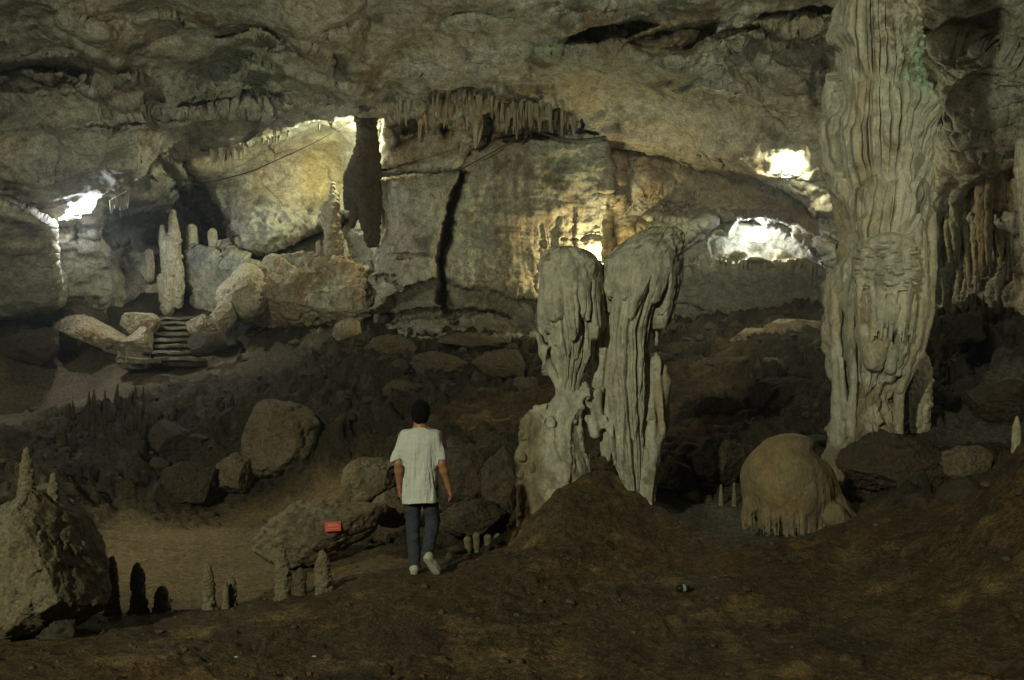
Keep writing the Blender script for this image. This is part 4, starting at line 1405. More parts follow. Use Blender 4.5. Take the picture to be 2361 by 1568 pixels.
for k in range(170):
    an = ds.uniform(-1.75, 1.35)
    R = ds.uniform(86, 94)
    x = 1808 + R * math.sin(an) * 1.02
    o = -R * DK * math.cos(an) * .93
    y0 = ds.uniform(1110, 1150)
    y1 = ds.uniform(1195, 1212) + 26 * (an + 1.7) / 3 + (8 if ds.rand() < .3 else 0)
    if x > 1880:
        continue
    fd.cone(D_(x - 4 * math.sin(an), y0, o + .03), D_(x, y1, o), ds.uniform(2.6, 4.6) * DK, ds.uniform(1.6, 2.6) * DK, .006)
dm = fd.mesh("stone_dome", M_ATTR)
displace(dm, lambda v: fbm(v, 1.8, 4, 91) * .05 + fbm(v, 7, 3, 92, .5, True, (1, 1, .15)) * .010 * sstep(D_(0, 1060)[2], D_(0, 1140)[2], v[:, 2]) + fbm(v, 12, 3, 93) * .006)
dv = coords(dm)
dc = np.array((0.225, 0.17, 0.085))[None] * (1 + .25 * fbm(dv, 3, 4, 461)[:, None])
dc = mixc(dc, (0.15, 0.12, 0.085), sstep(-.1, .3, fbm(dv, 3.0, 3, 462, .5, False, (1, 1, .2))) * .65 * sstep(D_(1880, 0)[0], D_(1820, 0)[0], dv[:, 0]))
dc = mixc(dc, (0.30, 0.19, 0.08), sstep(.05, .4, fbm(dv, 2.5, 4, 463, .5, False, (1, 1, .4))) * .6)
dc = mixc(dc, (0.12, 0.105, 0.08), sstep(D_(0, 1150)[2], D_(0, 1200)[2], dv[:, 2]) * sstep(-.2, .2, fbm(dv, 4, 3, 464)) * .6)
set_col(dm, dc)
o = link("stone_dome", dm)
rebase(o, D_(1815, 1225))
tag(o, "tan rounded flowstone dome with a dripping fringe near the foot of the tall column", "flowstone dome")


# ------------------------------------------------------------------ stalagmites, pillars, stalactites
def spire(name, label, Y, chains, mat, group=None, knob=0.0, cat="stalagmite", seed=0, flutes=0, h=None, amp=1.0):
    """a formation from chains of picture points (x, y, radius) at distance Y"""
    k = Y / F
    allp = np.array([q[:2] for ch in chains for q in ch], float)
    mr = max(q[2] for ch in chains for q in ch) * 1.4 + 4
    lo = P(allp[:, 0].min() - mr, allp[:, 1].max() + mr, Y)
    hi = P(allp[:, 0].max() + mr, allp[:, 1].min() - mr, Y)
    h = h or max(0.006, 1.15 * k)
    f = Field((lo[0], Y - mr * k, lo[2]), (hi[0], Y + mr * k, hi[2]), h)
    rs = np.random.RandomState(seed + 100)
    for ch in chains:
        pts = [P(x, y, Y) + np.array((0, o[0] if o else 0, 0)) for x, y, r, *o in ch]
        f.chain(pts, [q[2] * k for q in ch], 3 * k)
        L = sum(np.linalg.norm(np.array(ch[i + 1][:2]) - np.array(ch[i][:2])) for i in range(len(ch) - 1))
        if knob:
            for j in range(int(L * knob)):
                i = rs.randint(len(ch) - 1)
                t = rs.rand()
                x = ch[i][0] + (ch[i + 1][0] - ch[i][0]) * t
                y = ch[i][1] + (ch[i + 1][1] - ch[i][1]) * t
                r = ch[i][2] + (ch[i + 1][2] - ch[i][2]) * t
                an = rs.uniform(-2, 2)
                f.ell(P(x + r * .85 * math.sin(an), y, Y) - np.array((0, r * k * .85 * math.cos(an), 0)), np.array((1, 1, .8)) * k * r * rs.uniform(.25, .45), 1.5 * k)
        for j in range(flutes):
            i = rs.randint(len(ch) - 1)
            an = rs.uniform(-1.7, 1.7)
            a, b = ch[i], ch[i + 1]
            pa = P(a[0] + a[2] * .9 * math.sin(an), a[1], Y) - np.array((0, a[2] * k * .9 * math.cos(an), 0))
            pb = P(b[0] + b[2] * .9 * math.sin(an), b[1], Y) - np.array((0, b[2] * k * .9 * math.cos(an), 0))
            f.cone(pa, pa + (pb - pa) * rs.uniform(.6, 1.1), a[2] * k * rs.uniform(.15, .3), b[2] * k * .12, 1.2 * k)
    me = f.mesh(name, mat)
    sc = float(np.mean([q[2] for ch in chains for q in ch])) * k
    displace(me, lambda v: amp * (fbm(v, .5 / sc, 4, seed) * .16 * sc + fbm(v, 1.6 / sc, 3, seed + 3, .6) * .07 * sc))
    o = link(name, me)
    bx, by, _ = max(((q[0], q[1], q[2]) for ch in chains for q in ch), key=lambda q: q[1] if cat != "stalactite" else -q[1])[:3]
    rebase(o, P(bx, by, Y))
    return tag(o, label, cat, group)


GR = "knobbly stalagmites along the near edge of the sandy hollow"
for x, yt, yb, r, Y, mat, lab in [
        (260, 1282, 1400, 13, 8.0, M_SPIKE, "dark slim stalagmite right beside the large speckled boulder"),
        (319, 1296, 1400, 16, 8.1, M_SPIKE, "dark knobbly stalagmite between the slim one and the dark stump"),
        (372, 1352, 1404, 16, 8.15, M_SPIKE, "short black stump of a stalagmite at the sandy hollow's edge"),
        (482, 1296, 1418, 14, 8.25, M_SPIKE, "pale grainy stalagmite blending into the sand behind it"),
        (521, 1340, 1400, 7, 8.3, M_SPIKE, "tiny dark stalagmite leaning against a short sandy one"),
        (534, 1326, 1400, 12, 8.4, M_SPIKE, "short sandy stalagmite right of the pale grainy one"),
        (652, 1256, 1392, 17, 8.4, M_SPIKE, "tallest knobbly stalagmite with a sharp pale tip below the tan boulder"),
        (692, 1308, 1378, 14, 8.45, M_DSPIKE, "squat dark stalagmite between two taller pale ones"),
        (745, 1268, 1368, 17, 8.5, M_SPIKE, "knobbly stalagmite with a rounded pale tip below the red sign")]:
    w = random.uniform(-4, 4)
    H_ = yb - yt
    spire("stalagmite", lab, Y, [[(x + w, yt + r * .5, r * .46), (x + w * .7, yt + H_ * .2, r * .64), (x + w * .4, yt + H_ * .34, r * .84), (x, yt + H_ * .6, r * .92), (x - w * .3, yb, r * 1.08), (x, yb + 26, r * 1.4)]],
          mat, GR, knob=1.3, seed=int(x), amp=1.9)
for x, yt, yb, r, lab in [(62, 1034, 1165, 17, "blunt ribbed stalagmite growing behind the large speckled boulder at the left edge"),
                          (123, 1092, 1215, 15, "ribbed stalagmite with a pointed tip growing on the large speckled boulder")]:
    spire("stalagmite", lab, 7.25, [[(x, yt + 5, r * .45), (x, yt + 40, r * .8), (x, yb - 40, r), (x, yb + 10, r * 1.25)]], M_SPIKE, "stalagmites on the left boulder", knob=.6, seed=int(x) + 7)
spire("stalagmite", "pale twin trunked stalagmite standing above the stone steps", 29.5,
      [[(398, 490, 7), (402, 540, 14), (398, 600, 19), (392, 650, 18), (388, 715, 15)], [(374, 524, 6), (378, 560, 11), (384, 615, 13)], [(412, 620, 12), (414, 660, 12), (412, 705, 9)], [(374, 640, 10), (378, 690, 11)]],
      M_FLOW, knob=.3, flutes=10, seed=61)
for x, yt, yb, r, lab in [(344, 582, 640, 10, "short pale stalagmite stump left of the twin trunked one"), (441, 528, 600, 14, "orange brown stub of a pillar right of the twin trunked stalagmite"),
                          (490, 536, 610, 11, "narrow pale pillar hanging to the ground under the lit slab"), (508, 560, 615, 8, "thin greenish pillar beside the narrow pale pillar"),
                          (547, 555, 592, 10, "small greenish stub below the lit slab's lower corner")]:
    spire("stone_pillar", lab, 30.2, [[(x, yt, r * .9), (x + 2, (yt + yb) / 2, r), (x, yb, r * 1.1)]], M_FLOW, "small pillars in the left chamber", flutes=10, seed=int(x), cat="stone pillar")
spire("stone_pillar", "dark brown pillar in front of the hidden lamp between ceiling and big wall", 26.5,
      [[(845, 225, 44), (843, 262, 24), (843, 300, 18), (842, 340, 20), (838, 390, 27), (838, 440, 30), (848, 490, 22), (854, 560, 12)], [(812, 372, 6), (803, 400, 11), (806, 450, 11), (800, 480, 6)], [(818, 400, 10), (820, 470, 12), (812, 520, 6)], [(862, 300, 8), (864, 380, 12), (862, 470, 16), (866, 560, 10)]],
      M_PILL, knob=1.2, flutes=40, seed=63, amp=2.2, cat="stone pillar")
spire("stone_pillar", "ragged brown pillar rising from the fallen block left of the big wall", 27.2,
      [[(768, 424, 5), (770, 470, 14), (766, 520, 16), (764, 580, 18), (768, 640, 20)], [(750, 470, 6), (752, 500, 13), (758, 540, 9)], [(735, 560, 6), (738, 600, 10), (742, 640, 12)], [(782, 540, 8), (784, 600, 9)]],
      M_BLOCK, knob=.5, flutes=8, seed=64, cat="stone pillar")
spire("stalagmite", "rough stalagmite standing right beside the foot of the tall column", 13.6,
      [[(2126, 822, 12), (2128, 860, 19), (2122, 920, 23), (2120, 985, 22)]], M_FLOW, knob=.3, flutes=12, seed=65)
spire("stalagmite", "thin leaning yellowish spike on the dark slope right of the tall column", 20.0, [[(2160, 712, 2.5), (2150, 740, 7), (2140, 790, 8)]], M_FLOW, seed=66)
spire("stalagmite", "pale pointed stalagmite at the right edge on the earth bank", 10.0, [[(2344, 962, 3), (2343, 985, 9), (2342, 1040, 11)]], M_FLOW, seed=67)
for i, (x, yt, yb, r, lab) in enumerate([(1662, 1120, 1150, 5, "tiny pale stalagmite left of the stone dome, leftmost of two"), (1692, 1114, 1150, 5, "tiny pale stalagmite right against the stone dome's left side")]):
    spire("stalagmite", lab, 12.2, [[(x, yt, r * .6), (x, yb, r), (x, yb + 30, r * 1.3)]], M_SPIKE, "tiny stalagmites beside the dome", seed=68 + i)
spire("stalagmite", "small dark pointed stalagmite on the slope left of the tall column", 17.0, [[(1747, 826, 2.5), (1747, 850, 8), (1747, 900, 11)]], M_DSPIKE, seed=70)
spire("stone_column", "narrow slab of flowstone at the right edge of the cave wall", 16.5, [[(2352, 330, 12), (2362, 390, 22), (2372, 480, 22), (2366, 560, 14)]], M_FLOW, seed=72, flutes=10, cat="stone column")
for i, (x, y0, y1) in enumerate([(1078, 1245, 1284), (1098, 1236, 1280), (1124, 1240, 1290), (1148, 1238, 1288), (1166, 1244, 1284)]):
    spire("stalactite", "short pale stub hanging over the black hollow right of the man's feet", 11.3, [[(x, y0, 9), (x + 1, y1, 5)]], M_SPIKE, "stubs over the black hollow", seed=80 + i, cat="stalactite")


def tite_mesh(name, seed, mat):
    rs = np.random.RandomState(seed)
    n, m = 11, 14
    v = []
    for i in range(m):
        t = i / (m - 1)
        r = (1 - t) ** .75 * .92 + .06
        for j in range(n):
            a = 2 * math.pi * j / n
            v.append((r * math.cos(a), r * math.sin(a), -t))
    v.append((0, 0, -1.03))
    v.append((0, 0, 0.05))
    v = np.array(v)
    f = []
    for i in range(m - 1):
        for j in range(n):
            a, b = i * n + j, i * n + (j + 1) % n
            f.append((a, a + n, b + n, b))
    for j in range(n):
        f.append(((m - 1) * n + j, n * m, n * m, (m - 1) * n + (j + 1) % n))
        f.append((j, (j + 1) % n, n * m + 1, n * m + 1))
    q = v * np.array((1, 1, 5))
    s = 1 + .45 * fbm(q + seed, .8, 3, seed)[:, None]
    v[:, :2] *= s
    v[:, 0] += .3 * fbm(q, .5, 2, seed + 4) * (-v[:, 2])
    me = bpy.data.meshes.new(name)
    me.from_pydata([tuple(x) for x in v], [], [tuple(dict.fromkeys(x)) for x in f])
    me.polygons.foreach_set("use_smooth", np.ones(len(me.polygons), bool))
    me.materials.append(mat)
    return me


TITES = [tite_mesh("stalactite", k, M_TITE) for k in range(6)]
BTITES = [tite_mesh("stalactite", k + 20, M_BLOCK) for k in range(4)]
ts = np.random.RandomState(3)


def tite(x, y, ln, r, label, group, Y=None, mats=None):
    p = shell_at(x, y)
    if Y is None:
        Y = p[1] - 0.25
    q = P(x, y, Y)
    o = link("stalactite", (mats or TITES)[ts.randint(len(mats or TITES))])
    o.location = q
    k = Y / F
    o.scale = (r * k, r * k * ts.uniform(.7, 1.3), ln * k)
    o.rotation_euler = (ts.normal() * .03, ts.normal() * .03, ts.uniform(0, 6.28))
    return tag(o, label, "stalactite", group)


edge = np.array([(880, 262), (920, 236), (960, 226), (1000, 214), (1060, 208), (1100, 214), (1160, 222), (1200, 232), (1260, 240), (1330, 268), (1395, 285)], float)
for k in range(150):
    x = ts.uniform(890, 1330) if k < 110 else ts.uniform(980, 1250)
    y = np.interp(x, edge[:, 0], edge[:, 1]) + ts.uniform(-6, 14)
    ln = ts.uniform(14, 40) * (1.7 if ts.rand() < .22 else 1)
    tite(x, y, ln, ts.uniform(2.5, 5.5), "slim grey stalactite in the fringe along the ceiling edge above the big wall", "stalactites above the big wall", Y=shell_at(x, y + 10)[1] - ts.uniform(.1, .6))
for k in range(16):
    x = ts.uniform(985, 1260)
    y = np.interp(x, edge[:, 0], edge[:, 1]) + ts.uniform(10, 30)
    tite(x, y, ts.uniform(40, 75), ts.uniform(7, 13), "thick brown stalactite among the fringe above the big wall", "thick stalactites above the big wall", Y=shell_at(x, y + 10)[1] - .3, mats=BTITES)
for k in range(22):
    x = ts.uniform(480, 562)
    tite(x, 352 - (x - 480) * .18 + ts.uniform(-8, 6), ts.uniform(18, 50), ts.uniform(3, 6), "slim stalactite hanging at the upper left corner of the lit slab", "stalactites over the lit slab", Y=25.6 + ts.uniform(0, .6))
for k in range(16):
    x = ts.uniform(600, 770)
    tite(x, 325 - (x - 600) * .28 + ts.uniform(-6, 4), ts.uniform(8, 18), ts.uniform(2.5, 5), "short stalactite on the ragged upper edge of the lit slab", "short stalactites along the lit slab's edge", Y=26 + ts.uniform(0, .8))
for k in range(9):
    x = 256 + k * 4.8
    tite(x, 462 - k * 2.6, ts.uniform(26, 44), ts.uniform(3.5, 5.5), "pale ribbed stalactite in the small curtain right of the left lamp", "small curtain right of the left lamp", Y=24.3 + ts.uniform(0, .15))
def curtain(x0, x1, y0, y1, rad, n, Y, label, group, mat, seed):
    """a hanging drapery: many ribs of uneven length grown together"""
    k = Y / F
    rs = np.random.RandomState(seed)
    lo, hi = P(x0 - 2 * rad, y1 + 2 * rad, Y), P(x1 + 2 * rad, y0 - 2 * rad, Y)
    f = Field((lo[0], Y - 6 * rad * k, lo[2]), (hi[0], Y + 5 * rad * k, hi[2]), max(.016, 1.2 * k))
    for j in range(n):
        t = rs.rand()
        x = x0 + (x1 - x0) * t
        o = rs.uniform(-2.5, 2.5) * rad * k
        yt = y0 + rs.uniform(0, .25) * (y1 - y0) * (rs.rand() < .6)
        yb = yt + (y1 - yt) * rs.uniform(.35, 1)
        r0, r1 = rad * rs.uniform(.7, 1.4), rad * rs.uniform(.15, .4)
        ym = yt + (yb - yt) * rs.uniform(.4, .7)
        f.chain([P(x, yt, Y) + np.array((0, o, 0)), P(x + rs.normal() * 2, ym, Y) + np.array((0, o, 0)), P(x + rs.normal() * 3, yb, Y) + np.array((0, o, 0))],
                [r0 * k, (r0 * .8 + r1 * .2) * k, r1 * k], 1.5 * k)
    me = f.mesh("stalactite_curtain", mat)
    sc = rad * k
    displace(me, lambda v: fbm(v, .35 / sc, 4, seed, .6) * .45 * sc + fbm(v, 1.2 / sc, 3, seed + 2) * .14 * sc)
    o = link("stalactite_curtain", me)
    rebase(o, P((x0 + x1) / 2, y0, Y))
    return tag(o, label, "stalactite curtain", group)


for i, (x0, x1, y0, y1, rad, n, mat, lab) in enumerate([
        (2142, 2190, 470, 640, 9, 16, M_FLOW, "ribbed stalactite curtain right against the tall column's right side"), (2186, 2240, 440, 610, 10, 18, M_TITE, "greenish stalactite curtain second from the tall column under the overhang"),
        (2236, 2262, 410, 690, 9, 12, M_FLOW, "narrow long stalactite curtain reaching lowest under the right overhang"), (2262, 2325, 390, 650, 11, 18, M_BLOCK, "brown stalactite curtain between the narrow long one and the edge of the picture"),
        (2318, 2375, 380, 700, 12, 16, M_FLOW, "thick knobbly stalactite curtain at the right edge of the picture")]):
    curtain(x0, x1, y0, y1, rad, n, min(shell_at((x0 + x1) / 2, (y0 + y1) / 2)[1] - .2, 23), lab, "stalactite curtains on the right", mat, 200 + i)
for i, (x0, x1, y0, y1, rad, n, mat, lab) in enumerate([
        (962, 1006, 226, 330, 7, 14, M_BLOCK, "brown curtain of rock ribs at the left end of the stalactite fringe"), (1036, 1066, 226, 372, 6, 10, M_BLOCK, "pale brown rib curtain left of the middle of the stalactite fringe"),
        (1068, 1110, 224, 345, 7, 12, M_TITE, "grey rib curtain in the middle of the stalactite fringe"), (1150, 1240, 240, 320, 7, 18, M_BLOCK, "wide brown curtain right of the middle of the stalactite fringe"),
        (1262, 1330, 262, 312, 6, 14, M_BLOCK, "low brown curtain at the right end of the stalactite fringe")]):
    curtain(x0, x1, y0, y1, rad, n, shell_at((x0 + x1) / 2, (y0 + y1) / 2)[1] - .1, lab, "rib curtains above the big wall", mat, 220 + i)
for k in range(26):
    x = ts.uniform(1640, 1880)
    y = np.interp(x, [1640, 1700, 1830, 1880], [585, 600, 600, 615])
    tite(x, y, ts.uniform(12, 34), ts.uniform(3, 6), "short stalactite on the sill of the glowing alcove window", "stalactites under the alcove window", Y=shell_at(x, y + 30)[1] - ts.uniform(.1, .3))
for x, y, n in [(590, 68, 6), (600, 75, 4), (1130, 88, 5), (1082, 76, 3), (1420, 62, 4)]:
    for k in range(n):
        tite(x + ts.uniform(-14, 14), y + ts.uniform(-3, 3), ts.uniform(10, 26), ts.uniform(3, 6), "small stalactite of a lone cluster on the bare ceiling", "lone clusters on the ceiling", Y=shell_at(x, y)[1] - .35)

# small stalagmites standing on the dark slope on the left
DST = [tite_mesh("stalagmite", k + 40, M_DARKR) for k in range(4)]
for k in range(46):
    x = ts.uniform(130, 330)
    y = np.interp(x, [130, 330], [960, 915]) + ts.uniform(0, 75)
    g = ground_hit(x, y)
    o = link("stalagmite", DST[ts.randint(4)])
    r = ts.uniform(4, 8) * g[1] / F
    hgt = ts.uniform(18, 48) * g[1] / F
    o.location = g + np.array((0, 0, hgt * .85))
    o.scale = (r, r, hgt)
    o.rotation_euler = (math.pi + ts.normal() * .05, ts.normal() * .05, 0)
    o.location = g - np.array((0, 0, hgt * .1))
    tag(o, "small dark stalagmite of the thicket below the path on the left slope", "stalagmite", "thicket of small dark stalagmites")

# ------------------------------------------------------------------ floodlights
M_HOUS = plain_mat("lamp_housing_metal", (0.5, 0.5, 0.47), .5, 20, .2, .1)
WARM = (0.98, 1.0, 0.68)
WHITE = (0.90, 0.98, 1.0)


def box_bm(sx_, sy_, sz_, bev=0.0, loc=(0, 0, 0)):
    bm = bmesh.new()
    bmesh.ops.create_cube(bm, size=1.0)
    for v in bm.verts:
        v.co = (v.co.x * sx_ + loc[0], v.co.y * sy_ + loc[1], v.co.z * sz_ + loc[2])
    if bev:
        bmesh.ops.bevel(bm, geom=bm.edges[:], offset=bev, segments=2, affect='EDGES', profile=0.6)
    return bm


def bm_obj(name, bm, mat, parent=None, smooth=False):
    me = bpy.data.meshes.new(name)
    bm.to_mesh(me)
    bm.free()
    me.materials.append(mat)
    if smooth:
        me.polygons.foreach_set("use_smooth", np.ones(len(me.polygons), bool))
    return link(name, me, parent)


def lathe(name, prof, mat, parent, n=24):
    v, f = [], []
    for r, z in prof:
        for j in range(n):
            a = 2 * math.pi * j / n
            v.append((r * math.cos(a), r * math.sin(a), z))
    for i in range(len(prof) - 1):
        for j in range(n):
            f.append((i * n + j, i * n + (j + 1) % n, (i + 1) * n + (j + 1) % n, (i + 1) * n + j))
    o = link(name, raw_mesh(name, v, f, mat), parent)
    return o


def floodlight(loc, face, label, power, col, emis=60, size=1.0, shift=(0, 0, 0)):
    """a box floodlight; face = the direction its glass looks in"""
    from mathutils import Vector
    r = empty("floodlight", loc)
    r.rotation_euler = Vector(face).to_track_quat('Y', 'Z').to_euler()
    r.scale = (size,) * 3
    tag(r, label, "floodlight", "floodlights lighting the cave walls")
    hs_ = lathe("housing", [(.001, -.13), (.05, -.13), (.07, -.10), (.085, -.02), (.095, .0), (.095, .014), (.085, .014)], M_HOUS, r)
    ln_ = lathe("lens", [(.001, .012), (.05, .011), (.084, .006)], glow_mat("lamp_glass", col, emis), r)
    for q in (hs_, ln_):
        q.rotation_euler = (-math.pi / 2, 0, 0)
    bm = box_bm(.016, .02, .16, .003, (-.105, -.05, -.07))
    b2 = box_bm(.016, .02, .16, .003, (.105, -.05, -.07))
    b3 = box_bm(.226, .02, .016, .003, (0, -.05, -.155))
    me = bpy.data.meshes.new("t")
    for b in (b2, b3):
        b.to_mesh(me)
        bm.from_mesh(me)
        b.free()
    bpy.data.meshes.remove(me)
    bm_obj("bracket", bm, M_HOUS, r)
    d = Vector(face).normalized()
    lamp("flood_beam", np.array(loc) + np.array(d) * .14 + np.array(shift), power, col, .10)
    return r


pl = shell_at(170, 492)
floodlight(P(176, 490, pl[1] - .75), (0.3, -.75, .6), "blazing floodlight in front of the pale rock at the left edge of the cave", 720, WHITE)
pl = shell_at(822, 290)
floodlight(P(828, 292, min(pl[1] - .5, 27.2)), (-.7, .45, .3), "floodlight hidden behind the dark brown pillar, lighting the leaning slab", 900, WARM)
pl = shell_at(1812, 392)
floodlight(P(1812, 396, pl[1] - .8), (-.2, -.8, .55), "blazing floodlight under the right part of the ceiling beside the tall column", 380, WARM)
pl = shell_at(1750, 545)
floodlight(P(1752, 548, pl[1] - .6), (-.1, -.85, .5), "blazing floodlight in the window of the dark alcove behind the column", 280, WHITE)
pl = shell_at(1375, 590)
floodlight(P(1380, 606, pl[1] - .5), (-.1, .75, .65), "floodlight hidden behind the heart shaped stalagmite, lighting the wall's foot", 340, (1.0, .84, .42))

# ------------------------------------------------------------------ cables strung along the walls
M_CABLE = plain_mat("cable_rubber", (0.02, 0.02, 0.018), .6)


def cable(pts, r, label):
    pts = np.array(pts, float)
    t = np.linspace(0, len(pts) - 1, 60)
    c = np.stack([np.interp(t, np.arange(len(pts)), pts[:, k]) for k in range(3)], 1)
    for k in range(3):
        c[1:-1] = (c[:-2] + 2 * c[1:-1] + c[2:]) / 4
    v, f = [], []
    for i, p in enumerate(c):
        d = c[min(i + 1, 59)] - c[max(i - 1, 0)]
        d /= np.linalg.norm(d)
        a = np.cross(d, (0, 0, 1.0))
        a /= np.linalg.norm(a)
        b = np.cross(a, d)
        for j in range(6):
            an = j * math.pi / 3
            v.append(p + r * (a * math.cos(an) + b * math.sin(an)))
    for i in range(59):
        for j in range(6):
            f.append((i * 6 + j, i * 6 + (j + 1) % 6, i * 6 + 6 + (j + 1) % 6, i * 6 + 6 + j))
    o = link("cable", raw_mesh("cable", v, f, M_CABLE))
    rebase(o, c[0])
    return tag(o, label, "cable", "cables strung along the cave walls")


def on_wall(px, dy_, off=.35):
    p = shell_at(px, dy_)
    return P(px, dy_, p[1] - off)


Ys = min(shell_at(x, y)[1] for x, y in [(480, 418), (580, 396), (650, 365), (720, 335), (790, 292)]) - .4
cable([P(x, y, Ys) for x, y in [(430, 426), (500, 417), (580, 396), (650, 364), (720, 332), (810, 282)]], .018, "thin dark cable slanting across the lit slab")
Yw = min(shell_at(x, y)[1] for x, y in [(900, 402), (1000, 402), (1060, 392), (1150, 340)]) - .2
cable([P(x, y, Yw) for x, y in [(868, 396), (930, 404), (1000, 402), (1060, 392), (1120, 360), (1180, 325), (1235, 300)]], .022, "sagging dark cable on the upper left of the big wall")
Yw = min(shell_at(x, y)[1] for x, y in [(1240, 312), (1310, 322), (1390, 315)]) - .2
cable([P(x, y, Yw) for x, y in [(1236, 302), (1280, 318), (1330, 324), (1396, 316)]], .03, "thick dark cable sagging below the stalactites at the big wall's right top")

# ------------------------------------------------------------------ stone steps and slabs
M_STEP = rock_mat("step_stone", (0.20, 0.18, 0.12), (0.17, 0.14, 0.09), (0.10, 0.09, 0.065), 2.0, .7)
base = ground_hit(405, 824)
sroot = empty("stone_steps", base)
tag(sroot, "flight of rough stone steps climbing from the path to the twin trunked stalagmite", "steps")


def slab(name, loc, w, d, h, rot, mat, parent=None, seed=0):
    bm = bmesh.new()
    bmesh.ops.create_cube(bm, size=1.0)
    bmesh.ops.subdivide_edges(bm, edges=bm.edges[:], cuts=9, use_grid_fill=True)
    v = np.array([x.co[:] for x in bm.verts]) * np.array((w, d, h))
    n = np.stack([fbm(v, 2.2, 3, seed + 1), fbm(v, 2.2, 3, seed + 2), fbm(v, 2.5, 3, seed + 3) * .5], 1) * .16
    cr = np.maximum(np.abs(v[:, 0]) / (w / 2) + np.abs(v[:, 1]) / (d / 2) - 1.55, 0)
    v = v * (1 - cr[:, None] * np.array((.45, .45, 0))) + n
    for x, c in zip(bm.verts, v):
        x.co = c
    o = bm_obj(name, bm, mat, parent, True)
    o.location = [float(c) for c in loc]
    o.rotation_euler = (0, 0, rot)
    return o


ss = np.random.RandomState(2)
for i, (x, y, wd) in enumerate([(408, 824, 116), (400, 809, 100), (396, 795, 88), (392, 781, 92), (380, 767, 128), (372, 754, 136), (392, 742, 120), (402, 731, 84)]):
    Y = 25.2 + i * .42
    p = P(x, y, Y)
    sx0, rz0 = p[0] - base[0] + ss.normal() * .06, ss.normal() * .12
    so = slab("step", (sx0, p[1] - base[1] + .3, p[2] - base[2] - .04), wd * Y / F, .85, .085, rz0, M_STEP, sroot, i)
    slab("shade_riser", (0, .16, -.12), wd * Y / F * .93, .7, .16, 0, M_DARKR, so, i + 60)  # dark stone paints the shade line under each tread
base2 = ground_hit(300, 838)
s2 = empty("stacked_slabs", base2)
tag(s2, "short stack of flat stone slabs at the path left of the stone steps", "slab stack")
for i, (x, y, wd) in enumerate([(306, 836, 66), (300, 824, 58), (298, 812, 56), (302, 800, 52), (300, 788, 44)]):
    p = P(x, y, 25.0)
    slab("slab", (p[0] - base2[0], 25.2 - base2[1] + ss.normal() * .05, p[2] - base2[2] - .08), wd * 25 / F, .9, .19, ss.normal() * .2, M_STEP, s2, i + 20)
p = P(330, 832, 24.6)
o = slab("paving_slab", p, .9, .7, .12, .2, M_STEP, None, 40)
tag(o, "single flat stone slab lying before the knobbly rock on the path", "slab")

# ------------------------------------------------------------------ red sign on the tan boulder
M_RED = plain_mat("red_sign_paint", (0.55, 0.022, 0.012), .45, 40, .12)
M_YEL = plain_mat("yellow_lettering", (0.85, 0.42, 0.10), .5)
M_WOOD = plain_mat("sign_stake_wood", (0.12, 0.08, 0.05), .8)
SY = 10.75
bpy.context.view_layer.update()
from mathutils import Vector as _V


def first_hit(dx, dy):
    a, b = ray(dx, dy)
    ok, loc, nor, idx, ob, mt = SC.ray_cast(bpy.context.evaluated_depsgraph_get(), _V((0, 0, CZ)), _V((float(a), 1.0, float(b))).normalized())
    return np.array(loc)


SY = min(first_hit(x, y)[1] for x in (755, 768, 781) for y in (1206, 1214, 1222)) - .03
sp = P(768, 1214, SY)
k = SY / F
sg = empty("red_sign", (sp[0], sp[1], sp[2] - .1))
sg.rotation_euler = (math.radians(-12), math.radians(-3), math.radians(6))
tag(sg, "small red board with two lines of yellow lettering leaning before the tan boulder", "sign")
bm_obj("board", box_bm(36 * k, .012, 22 * k, .003, (0, 0, .1)), M_RED, sg)
bm_obj("cleat", box_bm(.05, .05, .03, .003, (0, .03, .08)), M_WOOD, sg)
bm = bmesh.new()
for row, (z0, hh, x0, x1) in enumerate([(.118, .030, -.060, .060), (.074, .014, -.066, .066)]):
    x = x0
    while x < x1:
        w = ss.uniform(.010, .016) if row == 0 else ss.uniform(.006, .010)
        for (ax, az, bw, bh) in ((-.4, 0, .22, 1), (.3, 0, .2, ss.choice((.6, 1))), (0, ss.choice((-.4, .4, 0)), .8, .2)):
            m = bmesh.ops.create_cube(bm, size=1.0)["verts"]
            for v in m:
                v.co = (x + w * .5 + ax * w * .8 + v.co.x * bw * w, -.0075 + v.co.y * .003, z0 + az * hh + v.co.z * bh * hh)
        x += w * 1.35
bm_obj("lettering", bm, M_YEL, sg)

# ------------------------------------------------------------------ litter
M_CAN = plain_mat("can_paint", (0.02, 0.03, 0.022), .35, 60, .3, .4)
M_LAB = plain_mat("can_label", (0.35, 0.36, 0.33), .5)
g = ground_hit(1575, 1366)
cn = empty("drink_can", g + np.array((0, 0, .034)))
cn.rotation_euler = (0, math.pi / 2, math.radians(12))
tag(cn, "dark drink can lying on the brown earth right of the mound", "can")


